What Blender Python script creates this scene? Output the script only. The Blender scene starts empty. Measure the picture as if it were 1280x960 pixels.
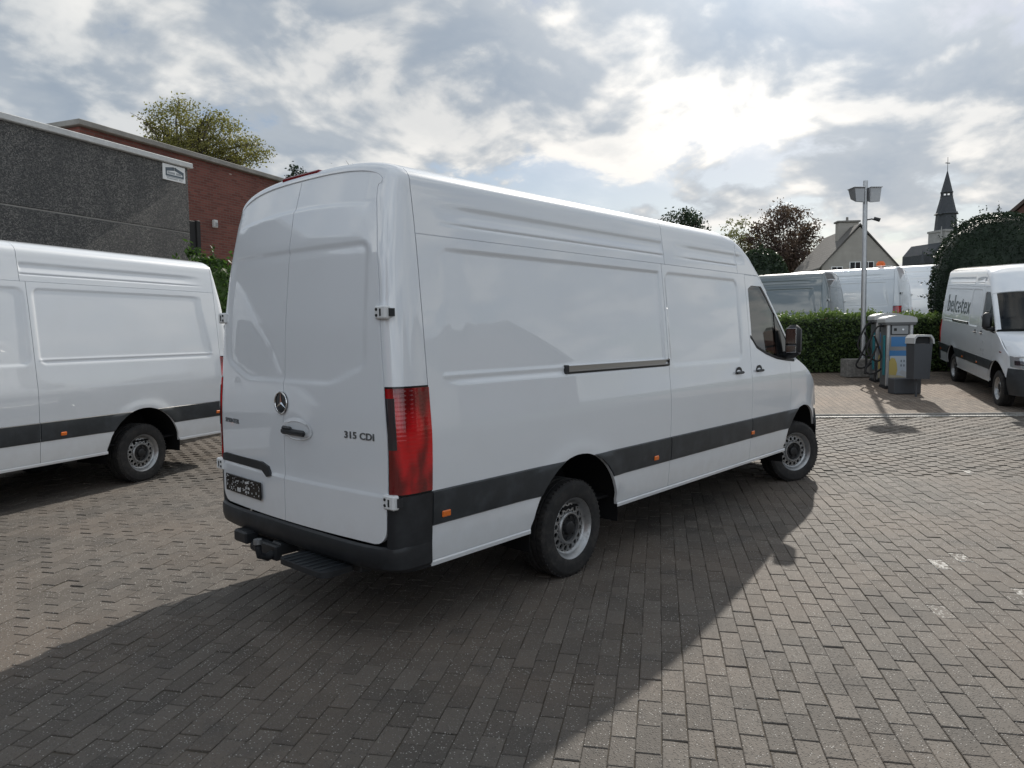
import bpy, math, random
import numpy as np
from mathutils import Vector, Matrix

sc = bpy.context.scene
COL = sc.collection
rad = math.radians
PI = math.pi

# ------------------------------------------------------------------ camera
CAM = np.array([-2.486, -4.027, 1.755]); YAW = 0.72552; PITCH = -0.07183; ROLL = -0.00864; FPX = 910.7
fw = np.array([math.cos(PITCH)*math.cos(YAW), math.cos(PITCH)*math.sin(YAW), math.sin(PITCH)])
rt = np.cross(fw, [0, 0, 1]); rt /= np.linalg.norm(rt); up = np.cross(rt, fw)
r2 = math.cos(ROLL)*rt + math.sin(ROLL)*up; u2 = -math.sin(ROLL)*rt + math.cos(ROLL)*up
DH = np.array([math.cos(YAW), math.sin(YAW), 0.0]); RH = np.array([math.sin(YAW), -math.cos(YAW), 0.0])
cd = bpy.data.cameras.new('camera'); cam = bpy.data.objects.new('camera', cd); COL.objects.link(cam)
cam.matrix_world = Matrix(((r2[0], u2[0], -fw[0], CAM[0]), (r2[1], u2[1], -fw[1], CAM[1]), (r2[2], u2[2], -fw[2], CAM[2]), (0, 0, 0, 1)))
cd.sensor_width = 36.0; cd.lens = FPX/1280*36.0; cd.clip_start = 0.05; cd.clip_end = 3000
sc.camera = cam

# ------------------------------------------------------------------ light
SUN_AZ = rad(19.6); SUN_EL = rad(33.0)          # azimuth counter-clockwise from +x
sdir = Vector((math.cos(SUN_EL)*math.cos(SUN_AZ), math.cos(SUN_EL)*math.sin(SUN_AZ), math.sin(SUN_EL)))
ld = bpy.data.lights.new('sun', 'SUN'); ld.energy = 3.4; ld.angle = rad(0.7); ld.color = (1.0, 0.94, 0.85)
sun = bpy.data.objects.new('sun', ld); COL.objects.link(sun)
sun.rotation_euler = sdir.to_track_quat('Z', 'Y').to_euler(); sun.location = (0, 0, 40)
sc.view_settings.view_transform = 'Standard'; sc.view_settings.look = 'None'
sc.view_settings.exposure = 0.40; sc.view_settings.gamma = 1.0
sc.view_settings.use_curve_mapping = False
sc.cycles.use_denoising = True
sc.cycles.max_bounces = 5; sc.cycles.diffuse_bounces = 3; sc.cycles.glossy_bounces = 3; sc.cycles.transparent_max_bounces = 8

# ------------------------------------------------------------------ node helper
class NT:
    def __init__(s, tree):
        s.t = tree; s.n = tree.nodes; s.l = tree.links
    def add(s, typ, ins=None, **props):
        n = s.n.new(typ)
        for k, v in props.items(): setattr(n, k, v)
        if ins:
            for k, v in ins.items(): s.set(n, k, v)
        return n
    def set(s, n, k, v):
        sock = n.inputs[k]
        if isinstance(v, bpy.types.NodeSocket): s.l.new(v, sock)
        elif isinstance(v, bpy.types.Node): s.l.new(v.outputs[0], sock)
        else: sock.default_value = v
    def math(s, op, a, b=None, c=None, clamp=False):
        n = s.n.new('ShaderNodeMath'); n.operation = op; n.use_clamp = clamp
        s.set(n, 0, a)
        if b is not None: s.set(n, 1, b)
        if c is not None: s.set(n, 2, c)
        return n.outputs[0]
    def vmath(s, op, a, b=None, scale=None):
        n = s.n.new('ShaderNodeVectorMath'); n.operation = op
        s.set(n, 0, a)
        if b is not None: s.set(n, 1, b)
        if scale is not None: s.set(n, 'Scale', scale)
        return n.outputs['Value'] if op in ('DOT_PRODUCT', 'LENGTH', 'DISTANCE') else n.outputs[0]
    def noise(s, vec, scale, detail=4, rough=0.5, dist=0.0, lac=2.0):
        return s.add('ShaderNodeTexNoise', {'Vector': vec, 'Scale': scale, 'Detail': detail, 'Roughness': rough, 'Distortion': dist, 'Lacunarity': lac}).outputs['Fac']
    def ramp(s, fac, stops, interp='LINEAR'):
        n = s.n.new('ShaderNodeValToRGB'); n.color_ramp.interpolation = interp
        e = n.color_ramp.elements
        while len(e) < len(stops): e.new(0.5)
        for el, (p, c) in zip(e, stops):
            el.position = p; el.color = (*c, 1) if len(c) == 3 else c
        s.set(n, 'Fac', fac); return n.outputs['Color']
    def remap(s, v, a, b, c=0.0, d=1.0, smooth=True):
        n = s.n.new('ShaderNodeMapRange'); n.interpolation_type = 'SMOOTHSTEP' if smooth else 'LINEAR'
        for k, x in zip(('Value', 'From Min', 'From Max', 'To Min', 'To Max'), (v, a, b, c, d)): s.set(n, k, x)
        return n.outputs['Result']
    def mix(s, f, a, b, mode='MIX'):
        n = s.n.new('ShaderNodeMix'); n.data_type = 'RGBA'; n.blend_type = mode
        s.set(n, 0, f)
        for k, v in ((6, a), (7, b)):
            if isinstance(v, tuple) and len(v) == 3: v = (*v, 1)
            s.set(n, k, v)
        return n.outputs[2]

# ------------------------------------------------------------------ sky: clear-sky texture with a procedural cloud deck
w = bpy.data.worlds.new('World'); sc.world = w; w.use_nodes = True
w.cycles.sampling_method = 'MANUAL'; w.cycles.sample_map_resolution = 512
N = NT(w.node_tree); N.n.clear()
sky = N.add('ShaderNodeTexSky', sky_type='NISHITA', sun_disc=False, sun_elevation=SUN_EL, sun_rotation=PI/2 - SUN_AZ)
sky.air_density = 1.0; sky.dust_density = 0.7; sky.ozone_density = 1.0
tc = N.add('ShaderNodeTexCoord').outputs['Generated']
dirn = N.vmath('NORMALIZE', tc)
sep = N.add('ShaderNodeSeparateXYZ', {0: dirn})
zc = N.math('MAXIMUM', sep.outputs['Z'], 0.0)
den = N.math('ADD', zc, 0.36)
cx = N.math('DIVIDE', sep.outputs['X'], den); cy = N.math('DIVIDE', sep.outputs['Y'], den)
cp = N.add('ShaderNodeCombineXYZ', {0: cx, 1: cy, 2: 3.7}).outputs[0]
sx, sy = math.cos(SUN_AZ), math.sin(SUN_AZ)
SK = (1.0, 1.0, 1.0)
big = N.noise(cp, 1.3, 1.0, 0.5)
def dens(p, det):
    return N.math('MULTIPLY_ADD', N.noise(p, 3.5, det, 0.57, 0.2), 1.0, N.math('MULTIPLY', big, 0.75))
d0 = dens(cp, 8.0)
d1 = dens(N.vmath('ADD', cp, (sx*0.07, sy*0.07, 0.03)), 4.0)
d2 = dens(N.vmath('ADD', cp, (sx*0.20, sy*0.20, 0.09)), 2.0)
cover = N.remap(d0, 0.70, 0.83)
lit = N.remap(N.math('SUBTRACT', N.math('MULTIPLY', d0, 1.5), N.math('ADD', d1, N.math('MULTIPLY', d2, 0.5))), -0.11, 0.17)
thick = N.remap(d0, 0.76, 1.06)
sd = N.vmath('DOT_PRODUCT', dirn, tuple(sdir))
sdc = N.math('MAXIMUM', sd, 0.0)
back = N.remap(sd, 0.35, -0.75); g1 = N.math('POWER', sdc, 3.0); g2 = N.math('POWER', sdc, 24.0); g3 = N.math('POWER', sdc, 160.0)
shade = N.math('ADD', N.math('MULTIPLY', lit, 0.72), N.math('MULTIPLY', N.math('SUBTRACT', 1.0, thick), 0.34))
ccol = N.ramp(shade, [(0.0, (0.262, 0.322, 0.400)), (0.3, (0.350, 0.402, 0.462)), (0.6, (0.51, 0.545, 0.575)), (0.95, (0.765, 0.775, 0.765))])
gl = N.math('ADD', N.math('ADD', N.math('MULTIPLY_ADD', back, 1.05, 0.84), N.math('MULTIPLY', g1, 0.12)), N.math('ADD', N.math('MULTIPLY', g2, 0.75), N.math('MULTIPLY', g3, 1.6)))
ccol = N.mix(1.0, ccol, N.add('ShaderNodeCombineColor', {0: N.math('MULTIPLY', gl, N.math('MULTIPLY_ADD', g1, 0.06, 1.0)), 1: gl, 2: N.math('MULTIPLY', gl, N.math('MULTIPLY_ADD', g1, -0.05, 1.0))}).outputs[0], 'MULTIPLY')
hz = N.math('POWER', N.math('SUBTRACT', 1.0, zc), 9.0)
ccol = N.mix(N.math('MULTIPLY', hz, 0.7), ccol, N.mix(g1, (0.42, 0.46, 0.51), (0.56, 0.55, 0.52)))
veil = N.remap(big, 0.3, 0.7, 0.12, 0.35)
cover2 = N.math('MAXIMUM', cover, N.math('MAXIMUM', N.math('MULTIPLY', hz, 0.9), veil))
bs = N.add('ShaderNodeBackground', {'Color': sky.outputs[0], 'Strength': 0.06})
bc = N.add('ShaderNodeBackground', {'Color': ccol, 'Strength': 1.0})
mx = N.add('ShaderNodeMixShader', {0: cover2, 1: bs.outputs[0], 2: bc.outputs[0]})
wo = N.add('ShaderNodeOutputWorld', {'Surface': mx.outputs[0]})

# ------------------------------------------------------------------ materials
M = {}
def mat(name, base=(0.5, 0.5, 0.5), rough=0.5, metal=0.0, coat=0.0, spec=0.5, **kw):
    m = bpy.data.materials.new(name); m.use_nodes = True
    t = NT(m.node_tree); b = t.n['Principled BSDF']
    b.inputs['Base Color'].default_value = (*base, 1); b.inputs['Roughness'].default_value = rough
    b.inputs['Metallic'].default_value = metal; b.inputs['Coat Weight'].default_value = coat
    b.inputs['Specular IOR Level'].default_value = spec
    if coat: b.inputs['Coat Roughness'].default_value = 0.03
    for k, v in kw.items(): b.inputs[k.replace('_', ' ')].default_value = v
    M[name] = m
    return t, b
def pos(t): return t.add('ShaderNodeNewGeometry').outputs['Position']
def objc(t): return t.add('ShaderNodeTexCoord').outputs['Object']
def bump(t, b, h, strength=0.3, dist=0.01):
    n = t.add('ShaderNodeBump', {'Height': h, 'Strength': strength, 'Distance': dist}); t.l.new(n.outputs[0], b.inputs['Normal'])

def paint(name, col):
    t, b = mat(name, col, 0.32, coat=1.0)
    p = objc(t)
    d = t.remap(t.noise(p, 2.2, 5, 0.6), 0.45, 0.8)
    sp = t.add('ShaderNodeSeparateXYZ', {0: p}).outputs['Z']
    low = t.remap(t.math('ADD', sp, t.math('MULTIPLY', t.noise(p, 9, 5, 0.65), 0.35)), 0.45, 0.95, 0.30, 0.0)   # road dirt thrown up on the lower panels
    c = t.mix(t.math('MULTIPLY', d, 0.05), col, (0.42, 0.40, 0.36))
    c = t.mix(low, c, (0.36, 0.33, 0.28)); t.l.new(c, b.inputs['Base Color'])
    t.l.new(t.math('ADD', 0.012, t.math('MULTIPLY', d, 0.03)), b.inputs['Coat Roughness'])
    b.inputs['Coat IOR'].default_value = 1.7
paint('white_paint', (0.765, 0.80, 0.84))
paint('grey_paint', (0.15, 0.18, 0.19))
def plastic(name, col, rough):
    t, b = mat(name, col, rough)
    p = objc(t)
    c = t.mix(t.remap(t.noise(p, 5, 6, 0.65), 0.4, 0.75), col, tuple(min(1, x*1.6+0.008) for x in col)); t.l.new(c, b.inputs['Base Color'])
    bump(t, b, t.noise(p, 700, 2), 0.15, 0.001)
plastic('black_plastic', (0.013, 0.015, 0.018), 0.5)
plastic('strip_plastic', (0.026, 0.031, 0.036), 0.42)
t, b = mat('dark_gloss', (0.01, 0.011, 0.012), 0.15)
t, b = mat('interior_dark', (0.012, 0.012, 0.013), 0.9, spec=0.1)
t, b = mat('cab_trim', (0.05, 0.05, 0.052), 0.8)
t, b = mat('chrome', (0.75, 0.76, 0.78), 0.12, 1.0)
t, b = mat('rail_metal', (0.52, 0.53, 0.55), 0.28, 1.0)
t, b = mat('rubber', (0.016, 0.016, 0.017), 0.8)
p = objc(t); c = t.mix(t.remap(t.noise(p, 14, 6, 0.7), 0.4, 0.8), (0.014, 0.014, 0.015), (0.05, 0.046, 0.042)); t.l.new(c, b.inputs['Base Color'])
t, b = mat('steel_rim', (0.36, 0.37, 0.38), 0.35, 0.75)
p = objc(t); c = t.mix(t.remap(t.noise(p, 18, 6, 0.7), 0.45, 0.8), (0.38, 0.39, 0.40), (0.14, 0.13, 0.12)); t.l.new(c, b.inputs['Base Color'])
t, b = mat('hub_plastic', (0.012, 0.013, 0.015), 0.5)
t, b = mat('red_lens', (0.50, 0.004, 0.008), 0.06, coat=1.0, spec=0.6)
p = objc(t); sp = t.add('ShaderNodeSeparateXYZ', {0: p}).outputs['Z']
lam = t.math('SINE', t.math('MULTIPLY', sp, 260.0)); cel = t.noise(t.vmath('MULTIPLY', p, (9, 9, 3.0)), 1.0, 2.0, 0.5)
c = t.mix(t.remap(cel, 0.36, 0.62), (0.13, 0.002, 0.004), (0.60, 0.006, 0.012)); t.l.new(c, b.inputs['Base Color']); bump(t, b, lam, 0.12, 0.002)
t, b = mat('dark_red', (0.17, 0.005, 0.008), 0.15)
t, b = mat('smoke_lens', (0.03, 0.028, 0.034), 0.05, coat=1.0)
t, b = mat('amber', (0.75, 0.16, 0.015), 0.2, coat=0.5)
t, b = mat('headlight_glass', (0.42, 0.45, 0.48), 0.06, metal=0.4, coat=1.0)
t, b = mat('hinge_paint', (0.72, 0.74, 0.75), 0.35)
t, b = mat('plate_black', (0.008, 0.008, 0.009), 0.25)
t, b = mat('speck_white', (0.55, 0.56, 0.57), 0.5)
t, b = mat('lettering_grey', (0.16, 0.17, 0.18), 0.3, 0.6)
t, b = mat('lettering_black', (0.075, 0.10, 0.105), 0.4)
t, b = mat('lettering_faint', (0.40, 0.42, 0.44), 0.5)
def glass(name, tint, facing=0.06):
    m = bpy.data.materials.new(name); m.use_nodes = True; t = NT(m.node_tree); t.n.clear()
    tr = t.add('ShaderNodeBsdfTransparent', {'Color': (*tint, 1)}); gl = t.add('ShaderNodeBsdfGlossy', {'Color': (1, 1, 1, 1), 'Roughness': 0.01})
    fr = t.add('ShaderNodeFresnel', {'IOR': 1.5})
    mxs = t.add('ShaderNodeMixShader', {0: fr.outputs[0], 1: tr.outputs[0], 2: gl.outputs[0]})
    t.add('ShaderNodeOutputMaterial', {'Surface': mxs.outputs[0]}); M[name] = m
glass('side_glass', (0.55, 0.60, 0.58)); glass('windscreen_glass', (0.62, 0.66, 0.65))
t, b = mat('house_pane', (0.03, 0.035, 0.04), 0.05, coat=0.5)

# pavers: exposed-aggregate concrete
PAV = rad(30.2)
def paver_common(t, p, rnd):
    a = t.mix(rnd, (0.078, 0.071, 0.064), (0.130, 0.117, 0.104))
    a = t.mix(t.remap(t.noise(p, 0.55, 4, 0.6), 0.35, 0.7), a, t.mix(0.6, a, (0.155, 0.124, 0.100)))
    a = t.mix(t.remap(t.noise(p, 2.6, 5, 0.65), 0.52, 0.74, 0.0, 0.55), a, (0.06, 0.057, 0.055))
    v = t.add('ShaderNodeTexVoronoi', {'Vector': p, 'Scale': 100.0})
    vc = t.add('ShaderNodeSeparateColor', {0: v.outputs['Color']})
    peb = t.math('MULTIPLY', t.remap(v.outputs['Distance'], 0.26, 0.40, 1.0, 0.0), 1.0)
    a = t.mix(t.math('MULTIPLY', peb, 0.55), a, t.mix(vc.outputs[0], (0.045, 0.043, 0.042), (0.20, 0.19, 0.175)))
    wsp = t.math('MULTIPLY', t.math('GREATER_THAN', vc.outputs[1], 0.74), t.remap(v.outputs['Distance'], 0.26, 0.40, 1.0, 0.0))
    a = t.mix(wsp, a, t.mix(t.math('POWER', vc.outputs[2], 2.0), (0.17, 0.16, 0.15), (0.48, 0.465, 0.44)))
    h = t.remap(v.outputs['Distance'], 0.0, 0.5, 1.0, 0.0)
    return a, h
t, b = mat('paver', rough=0.76, spec=0.25)
p = pos(t)
rn = t.math('FRACT', t.math('ADD', t.add('ShaderNodeObjectInfo').outputs['Random'], t.add('ShaderNodeNewGeometry').outputs['Random Per Island']))
a, h = paver_common(t, p, rn)
a = t.mix(t.remap(t.noise(p, 0.9, 3, 0.5), 0.60, 0.72, 0.0, 0.45), a, (0.045, 0.042, 0.04))                # old oil and tyre stains
wp = t.add('ShaderNodeAttribute', attribute_name='worn_paint').outputs['Fac']                                   # remains of a painted line
wm = t.remap(t.math('ADD', wp, t.math('MULTIPLY_ADD', t.noise(p, 26, 6, 0.75), 2.2, -1.1)), 0.40, 0.62)
a = t.mix(t.math('MULTIPLY', wm, 0.8), a, (0.62, 0.61, 0.58))
t.l.new(a, b.inputs['Base Color']); bump(t, b, h, 0.7, 0.005)
t, b = mat('joint_sand', (0.045, 0.040, 0.034), 0.95, spec=0.1)
p = pos(t); t.l.new(t.mix(t.noise(p, 60, 5, 0.7), (0.045, 0.039, 0.032), (0.13, 0.112, 0.09)), b.inputs['Base Color'])
def far_paver(name, tint):
    t, b = mat(name, rough=0.85, spec=0.2)
    p = pos(t); pr = t.add('ShaderNodeVectorRotate', {'Vector': p, 'Angle': -PAV}, rotation_type='Z_AXIS').outputs[0]
    br = t.add('ShaderNodeTexBrick', {'Vector': pr, 'Scale': 1.0, 'Mortar Size': 0.005, 'Brick Width': 0.22, 'Row Height': 0.11, 'Color1': (0.0, 0, 0, 1), 'Color2': (1, 1, 1, 1), 'Mortar': (0.5, 0.5, 0.5, 1)})
    a, h = paver_common(t, p, t.add('ShaderNodeSeparateColor', {0: br.outputs['Color']}).outputs[0])
    a = t.mix(1.0, a, tint, 'MULTIPLY')
    a = t.mix(br.outputs['Fac'], a, (0.05, 0.045, 0.04)); t.l.new(a, b.inputs['Base Color'])
far_paver('far_paver', (1.0, 1.0, 1.0)); far_paver('forecourt_paver', (1.7, 1.55, 1.42))
t, b = mat('soil', (0.07, 0.075, 0.045), 0.95)
p = pos(t); t.l.new(t.mix(t.noise(p, 0.7, 6, 0.6), (0.04, 0.06, 0.022), (0.10, 0.095, 0.06)), b.inputs['Base Color'])
t, b = mat('worn_paint', (0.72, 0.71, 0.68), 0.7)
p = pos(t); t.l.new(t.mix(t.remap(t.noise(p, 90, 4, 0.7), 0.35, 0.65), (0.75, 0.74, 0.70), (0.30, 0.28, 0.26)), b.inputs['Base Color'])
def concrete(name, col, sc_=14, dark=0.55):
    t, b = mat(name, col, 0.85, spec=0.25)
    p = objc(t); c = t.mix(t.remap(t.noise(p, sc_, 8, 0.68), 0.35, 0.7), tuple(x*dark for x in col), col); t.l.new(c, b.inputs['Base Color'])
    bump(t, b, t.noise(p, 90, 4), 0.3, 0.004)
concrete('concrete', (0.30, 0.285, 0.265)); concrete('coping_white', (0.66, 0.67, 0.67), 3, 0.82); concrete('coping_grey', (0.33, 0.32, 0.30), 3, 0.75)
concrete('render_wall', (0.40, 0.375, 0.34), 1.2, 0.86); concrete('stone_tower', (0.42, 0.41, 0.40), 1.5, 0.75)
# pebble-dash panel
t, b = mat('pebble_dash', (0.09, 0.09, 0.088), 0.85)
p = objc(t); v = t.add('ShaderNodeTexVoronoi', {'Vector': p, 'Scale': 62.0}); vc = t.add('ShaderNodeSeparateColor', {0: v.outputs['Color']})
c = t.mix(t.math('POWER', vc.outputs[0], 2.2), (0.065, 0.066, 0.067), (0.26, 0.25, 0.235))
c = t.mix(t.remap(t.noise(t.vmath('MULTIPLY', p, (1, 1, 0.22)), 2.0, 6, 0.65), 0.35, 0.75, 0.0, 0.6), c, (0.07, 0.072, 0.074)); t.l.new(c, b.inputs['Base Color'])
bump(t, b, t.remap(v.outputs['Distance'], 0.0, 0.6, 1.0, 0.0), 0.8, 0.015)
# brick wall (each course is about three pixels high here)
t, b = mat('brick_wall', rough=0.85)
uvn = objc(t)
br = t.add('ShaderNodeTexBrick', {'Vector': t.add('ShaderNodeCombineXYZ', {0: t.add('ShaderNodeSeparateXYZ', {0: uvn}).outputs['X'], 1: t.add('ShaderNodeSeparateXYZ', {0: uvn}).outputs['Z'], 2: 0.0}).outputs[0], 'Scale': 1.0, 'Mortar Size': 0.007, 'Brick Width': 0.22, 'Row Height': 0.065, 'Bias': -0.1,
      'Color1': (0.15, 0.045, 0.036, 1), 'Color2': (0.24, 0.082, 0.062, 1), 'Mortar': (0.16, 0.12, 0.10, 1)})
c = t.mix(t.remap(t.noise(uvn, 0.8, 6, 0.65), 0.4, 0.75, 0.0, 0.5), br.outputs['Color'], (0.10, 0.048, 0.042))
vv = t.add('ShaderNodeTexVoronoi', {'Vector': t.vmath('MULTIPLY', uvn, (4.5, 4.5, 15.0)), 'Scale': 1.0})
c = t.mix(t.math('MULTIPLY', t.math('GREATER_THAN', t.add('ShaderNodeSeparateColor', {0: vv.outputs['Color']}).outputs[0], 0.985), t.remap(vv.outputs['Distance'], 0.2, 0.35, 1, 0)), c, (0.45, 0.36, 0.32))
t.l.new(c, b.inputs['Base Color']); bump(t, b, t.math('SUBTRACT', 1.0, br.outputs['Fac']), 0.6, 0.01)
t, b = mat('brown_brick', (0.10, 0.05, 0.04), 0.9)
def tiles(name, c1, c2):
    t, b = mat(name, rough=0.7)
    p = objc(t); wv = t.add('ShaderNodeSeparateXYZ', {0: p}).outputs['Z']
    rows = t.math('FRACT', t.math('MULTIPLY', wv, 3.6))
    c = t.mix(t.noise(p, 2.5, 6, 0.6), c1, c2); t.l.new(c, b.inputs['Base Color']); bump(t, b, rows, 0.6, 0.05)
tiles('roof_tiles', (0.075, 0.07, 0.066), (0.14, 0.13, 0.12)); tiles('slate', (0.035, 0.04, 0.048), (0.075, 0.08, 0.09)); tiles('brown_tiles', (0.05, 0.038, 0.034), (0.09, 0.065, 0.055))
def bark(name, col):
    t, b = mat(name, col, 0.9)
    p = objc(t); c = t.mix(t.noise(t.vmath('MULTIPLY', p, (6, 6, 1.5)), 3, 6, 0.7), tuple(x*0.5 for x in col), tuple(min(1, x*1.5) for x in col)); t.l.new(c, b.inputs['Base Color'])
bark('bark', (0.085, 0.068, 0.052))
def leaf(name, c1, c2, tr=0.35):
    m = bpy.data.materials.new(name); m.use_nodes = True; t = NT(m.node_tree); t.n.clear()
    r = t.add('ShaderNodeNewGeometry').outputs['Random Per Island']; p = pos(t)
    c = t.mix(t.math('ADD', t.math('MULTIPLY', r, 0.55), t.math('MULTIPLY', t.remap(t.noise(p, 1.6, 3), 0.35, 0.65), 0.45)), c1, c2)
    d = t.add('ShaderNodeBsdfPrincipled', {'Base Color': c, 'Roughness': 0.5, 'Specular IOR Level': 0.35}); tl = t.add('ShaderNodeBsdfTranslucent', {'Color': t.mix(0.35, c, (c2[0]*1.3, c2[1]*1.5, c2[2]*0.8))})
    mxs = t.add('ShaderNodeMixShader', {0: tr, 1: d.outputs[0], 2: tl.outputs[0]}); t.add('ShaderNodeOutputMaterial', {'Surface': mxs.outputs[0]}); M[name] = m
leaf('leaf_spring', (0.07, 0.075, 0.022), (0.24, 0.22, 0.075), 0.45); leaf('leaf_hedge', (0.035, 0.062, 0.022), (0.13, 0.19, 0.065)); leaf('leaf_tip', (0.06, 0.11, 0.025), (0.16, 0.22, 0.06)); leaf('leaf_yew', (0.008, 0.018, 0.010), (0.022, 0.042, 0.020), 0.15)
leaf('leaf_copper', (0.055, 0.036, 0.034), (0.125, 0.085, 0.07)); leaf('leaf_pale', (0.08, 0.085, 0.03), (0.19, 0.19, 0.09)); leaf('leaf_ivy', (0.02, 0.045, 0.012), (0.07, 0.13, 0.03)); leaf('leaf_dark', (0.012, 0.024, 0.014), (0.04, 0.062, 0.03), 0.2)
t, b = mat('galvanised', (0.50, 0.51, 0.52), 0.42, 0.85)
p = objc(t); t.l.new(t.mix(t.noise(p, 6, 6, 0.6), (0.36, 0.37, 0.38), (0.60, 0.61, 0.62)), b.inputs['Base Color'])
t, b = mat('grating', (0.50, 0.50, 0.49), 0.6, 0.3)
t, b = mat('steel_panel', (0.27, 0.28, 0.29), 0.4, 0.6); t, b = mat('cabinet_grey', (0.12, 0.125, 0.13), 0.5); t, b = mat('cap_grey', (0.45, 0.46, 0.46), 0.45)
t, b = mat('poster_blue', (0.05, 0.19, 0.42), 0.35); t, b = mat('poster_pale', (0.42, 0.48, 0.54), 0.35); t, b = mat('poster_yellow', (0.46, 0.37, 0.12), 0.35); t, b = mat('poster_sand', (0.42, 0.38, 0.28), 0.4); t, b = mat('teal', (0.03, 0.22, 0.26), 0.4)
t, b = mat('bin_grey', (0.055, 0.06, 0.068), 0.5); t, b = mat('bin_dark', (0.015, 0.016, 0.018), 0.7); t, b = mat('sign_white', (0.85, 0.86, 0.86), 0.4); t, b = mat('sign_ink', (0.12, 0.15, 0.18), 0.5); t, b = mat('orange_lens', (0.75, 0.15, 0.03), 0.3)
t, b = mat('lamp_glass', (0.32, 0.33, 0.34), 0.2, coat=0.5)
# ------------------------------------------------------------------ geometry helpers
def link(name, data, parent=None):
    o = bpy.data.objects.new(name, data); COL.objects.link(o)
    if parent is not None: o.parent = parent
    return o
def mk(name, V, F, m, parent=None, smooth=None, loc=None):
    me = bpy.data.meshes.new(name); me.from_pydata([tuple(map(float, v)) for v in V], [], F); me.update()
    if m: me.materials.append(M[m])
    if smooth is not None:
        me.polygons.foreach_set('use_smooth', [True]*len(me.polygons)); me.set_sharp_from_angle(angle=rad(smooth))
    o = link(name, me, parent)
    if loc is not None: o.location = loc
    return o
def mkq(name, V, m, parent=None, kind=None):            # fast path: an (n*4, 3) array of separate quads
    V = np.ascontiguousarray(V, dtype=np.float32); n = len(V)//4
    me = bpy.data.meshes.new(name); me.vertices.add(4*n); me.vertices.foreach_set('co', V.ravel())
    me.loops.add(4*n); me.loops.foreach_set('vertex_index', np.arange(4*n, dtype=np.int32)); me.polygons.add(n)
    me.polygons.foreach_set('loop_start', np.arange(0, 4*n, 4, dtype=np.int32)); me.update(calc_edges=True); me.materials.append(M[m])
    return link(name, me, parent)
def empty(name, loc=(0, 0, 0), rz=0.0, parent=None):
    o = link(name, None, parent); o.location = loc; o.rotation_euler = (0, 0, rz); o.empty_display_size = 0.2; return o
def tag(o, label=None, cat=None, group=None, kind=None):
    for k, v in (('label', label), ('category', cat), ('group', group), ('kind', kind)):
        if v: o[k] = v
    return o
def copy_tree(o, parent=None):
    c = o.copy(); COL.objects.link(c); c.parent = parent
    for ch in list(o.children): copy_tree(ch, c)
    return c
def mks(name, V, F, *a):                                # only the vertices that the faces use
    ids = sorted({i for f in F for i in f}); k = {i: j for j, i in enumerate(ids)}
    return mk(name, [V[i] for i in ids], [tuple(k[i] for i in f) for f in F], *a)
def smooth_path(pts, k=6):                              # Catmull-Rom through the points
    P = [np.array(q, float) for q in pts]; P = [2*P[0]-P[1]] + P + [2*P[-1]-P[-2]]; out = []
    for i in range(1, len(P)-2):
        for j in range(k):
            t_ = j/k; a, b, c, d = P[i-1:i+3]; out.append(.5*((2*b)+(c-a)*t_+(2*a-5*b+4*c-d)*t_**2+(3*b-a-3*c+d)*t_**3))
    return out + [P[-2]]
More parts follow.
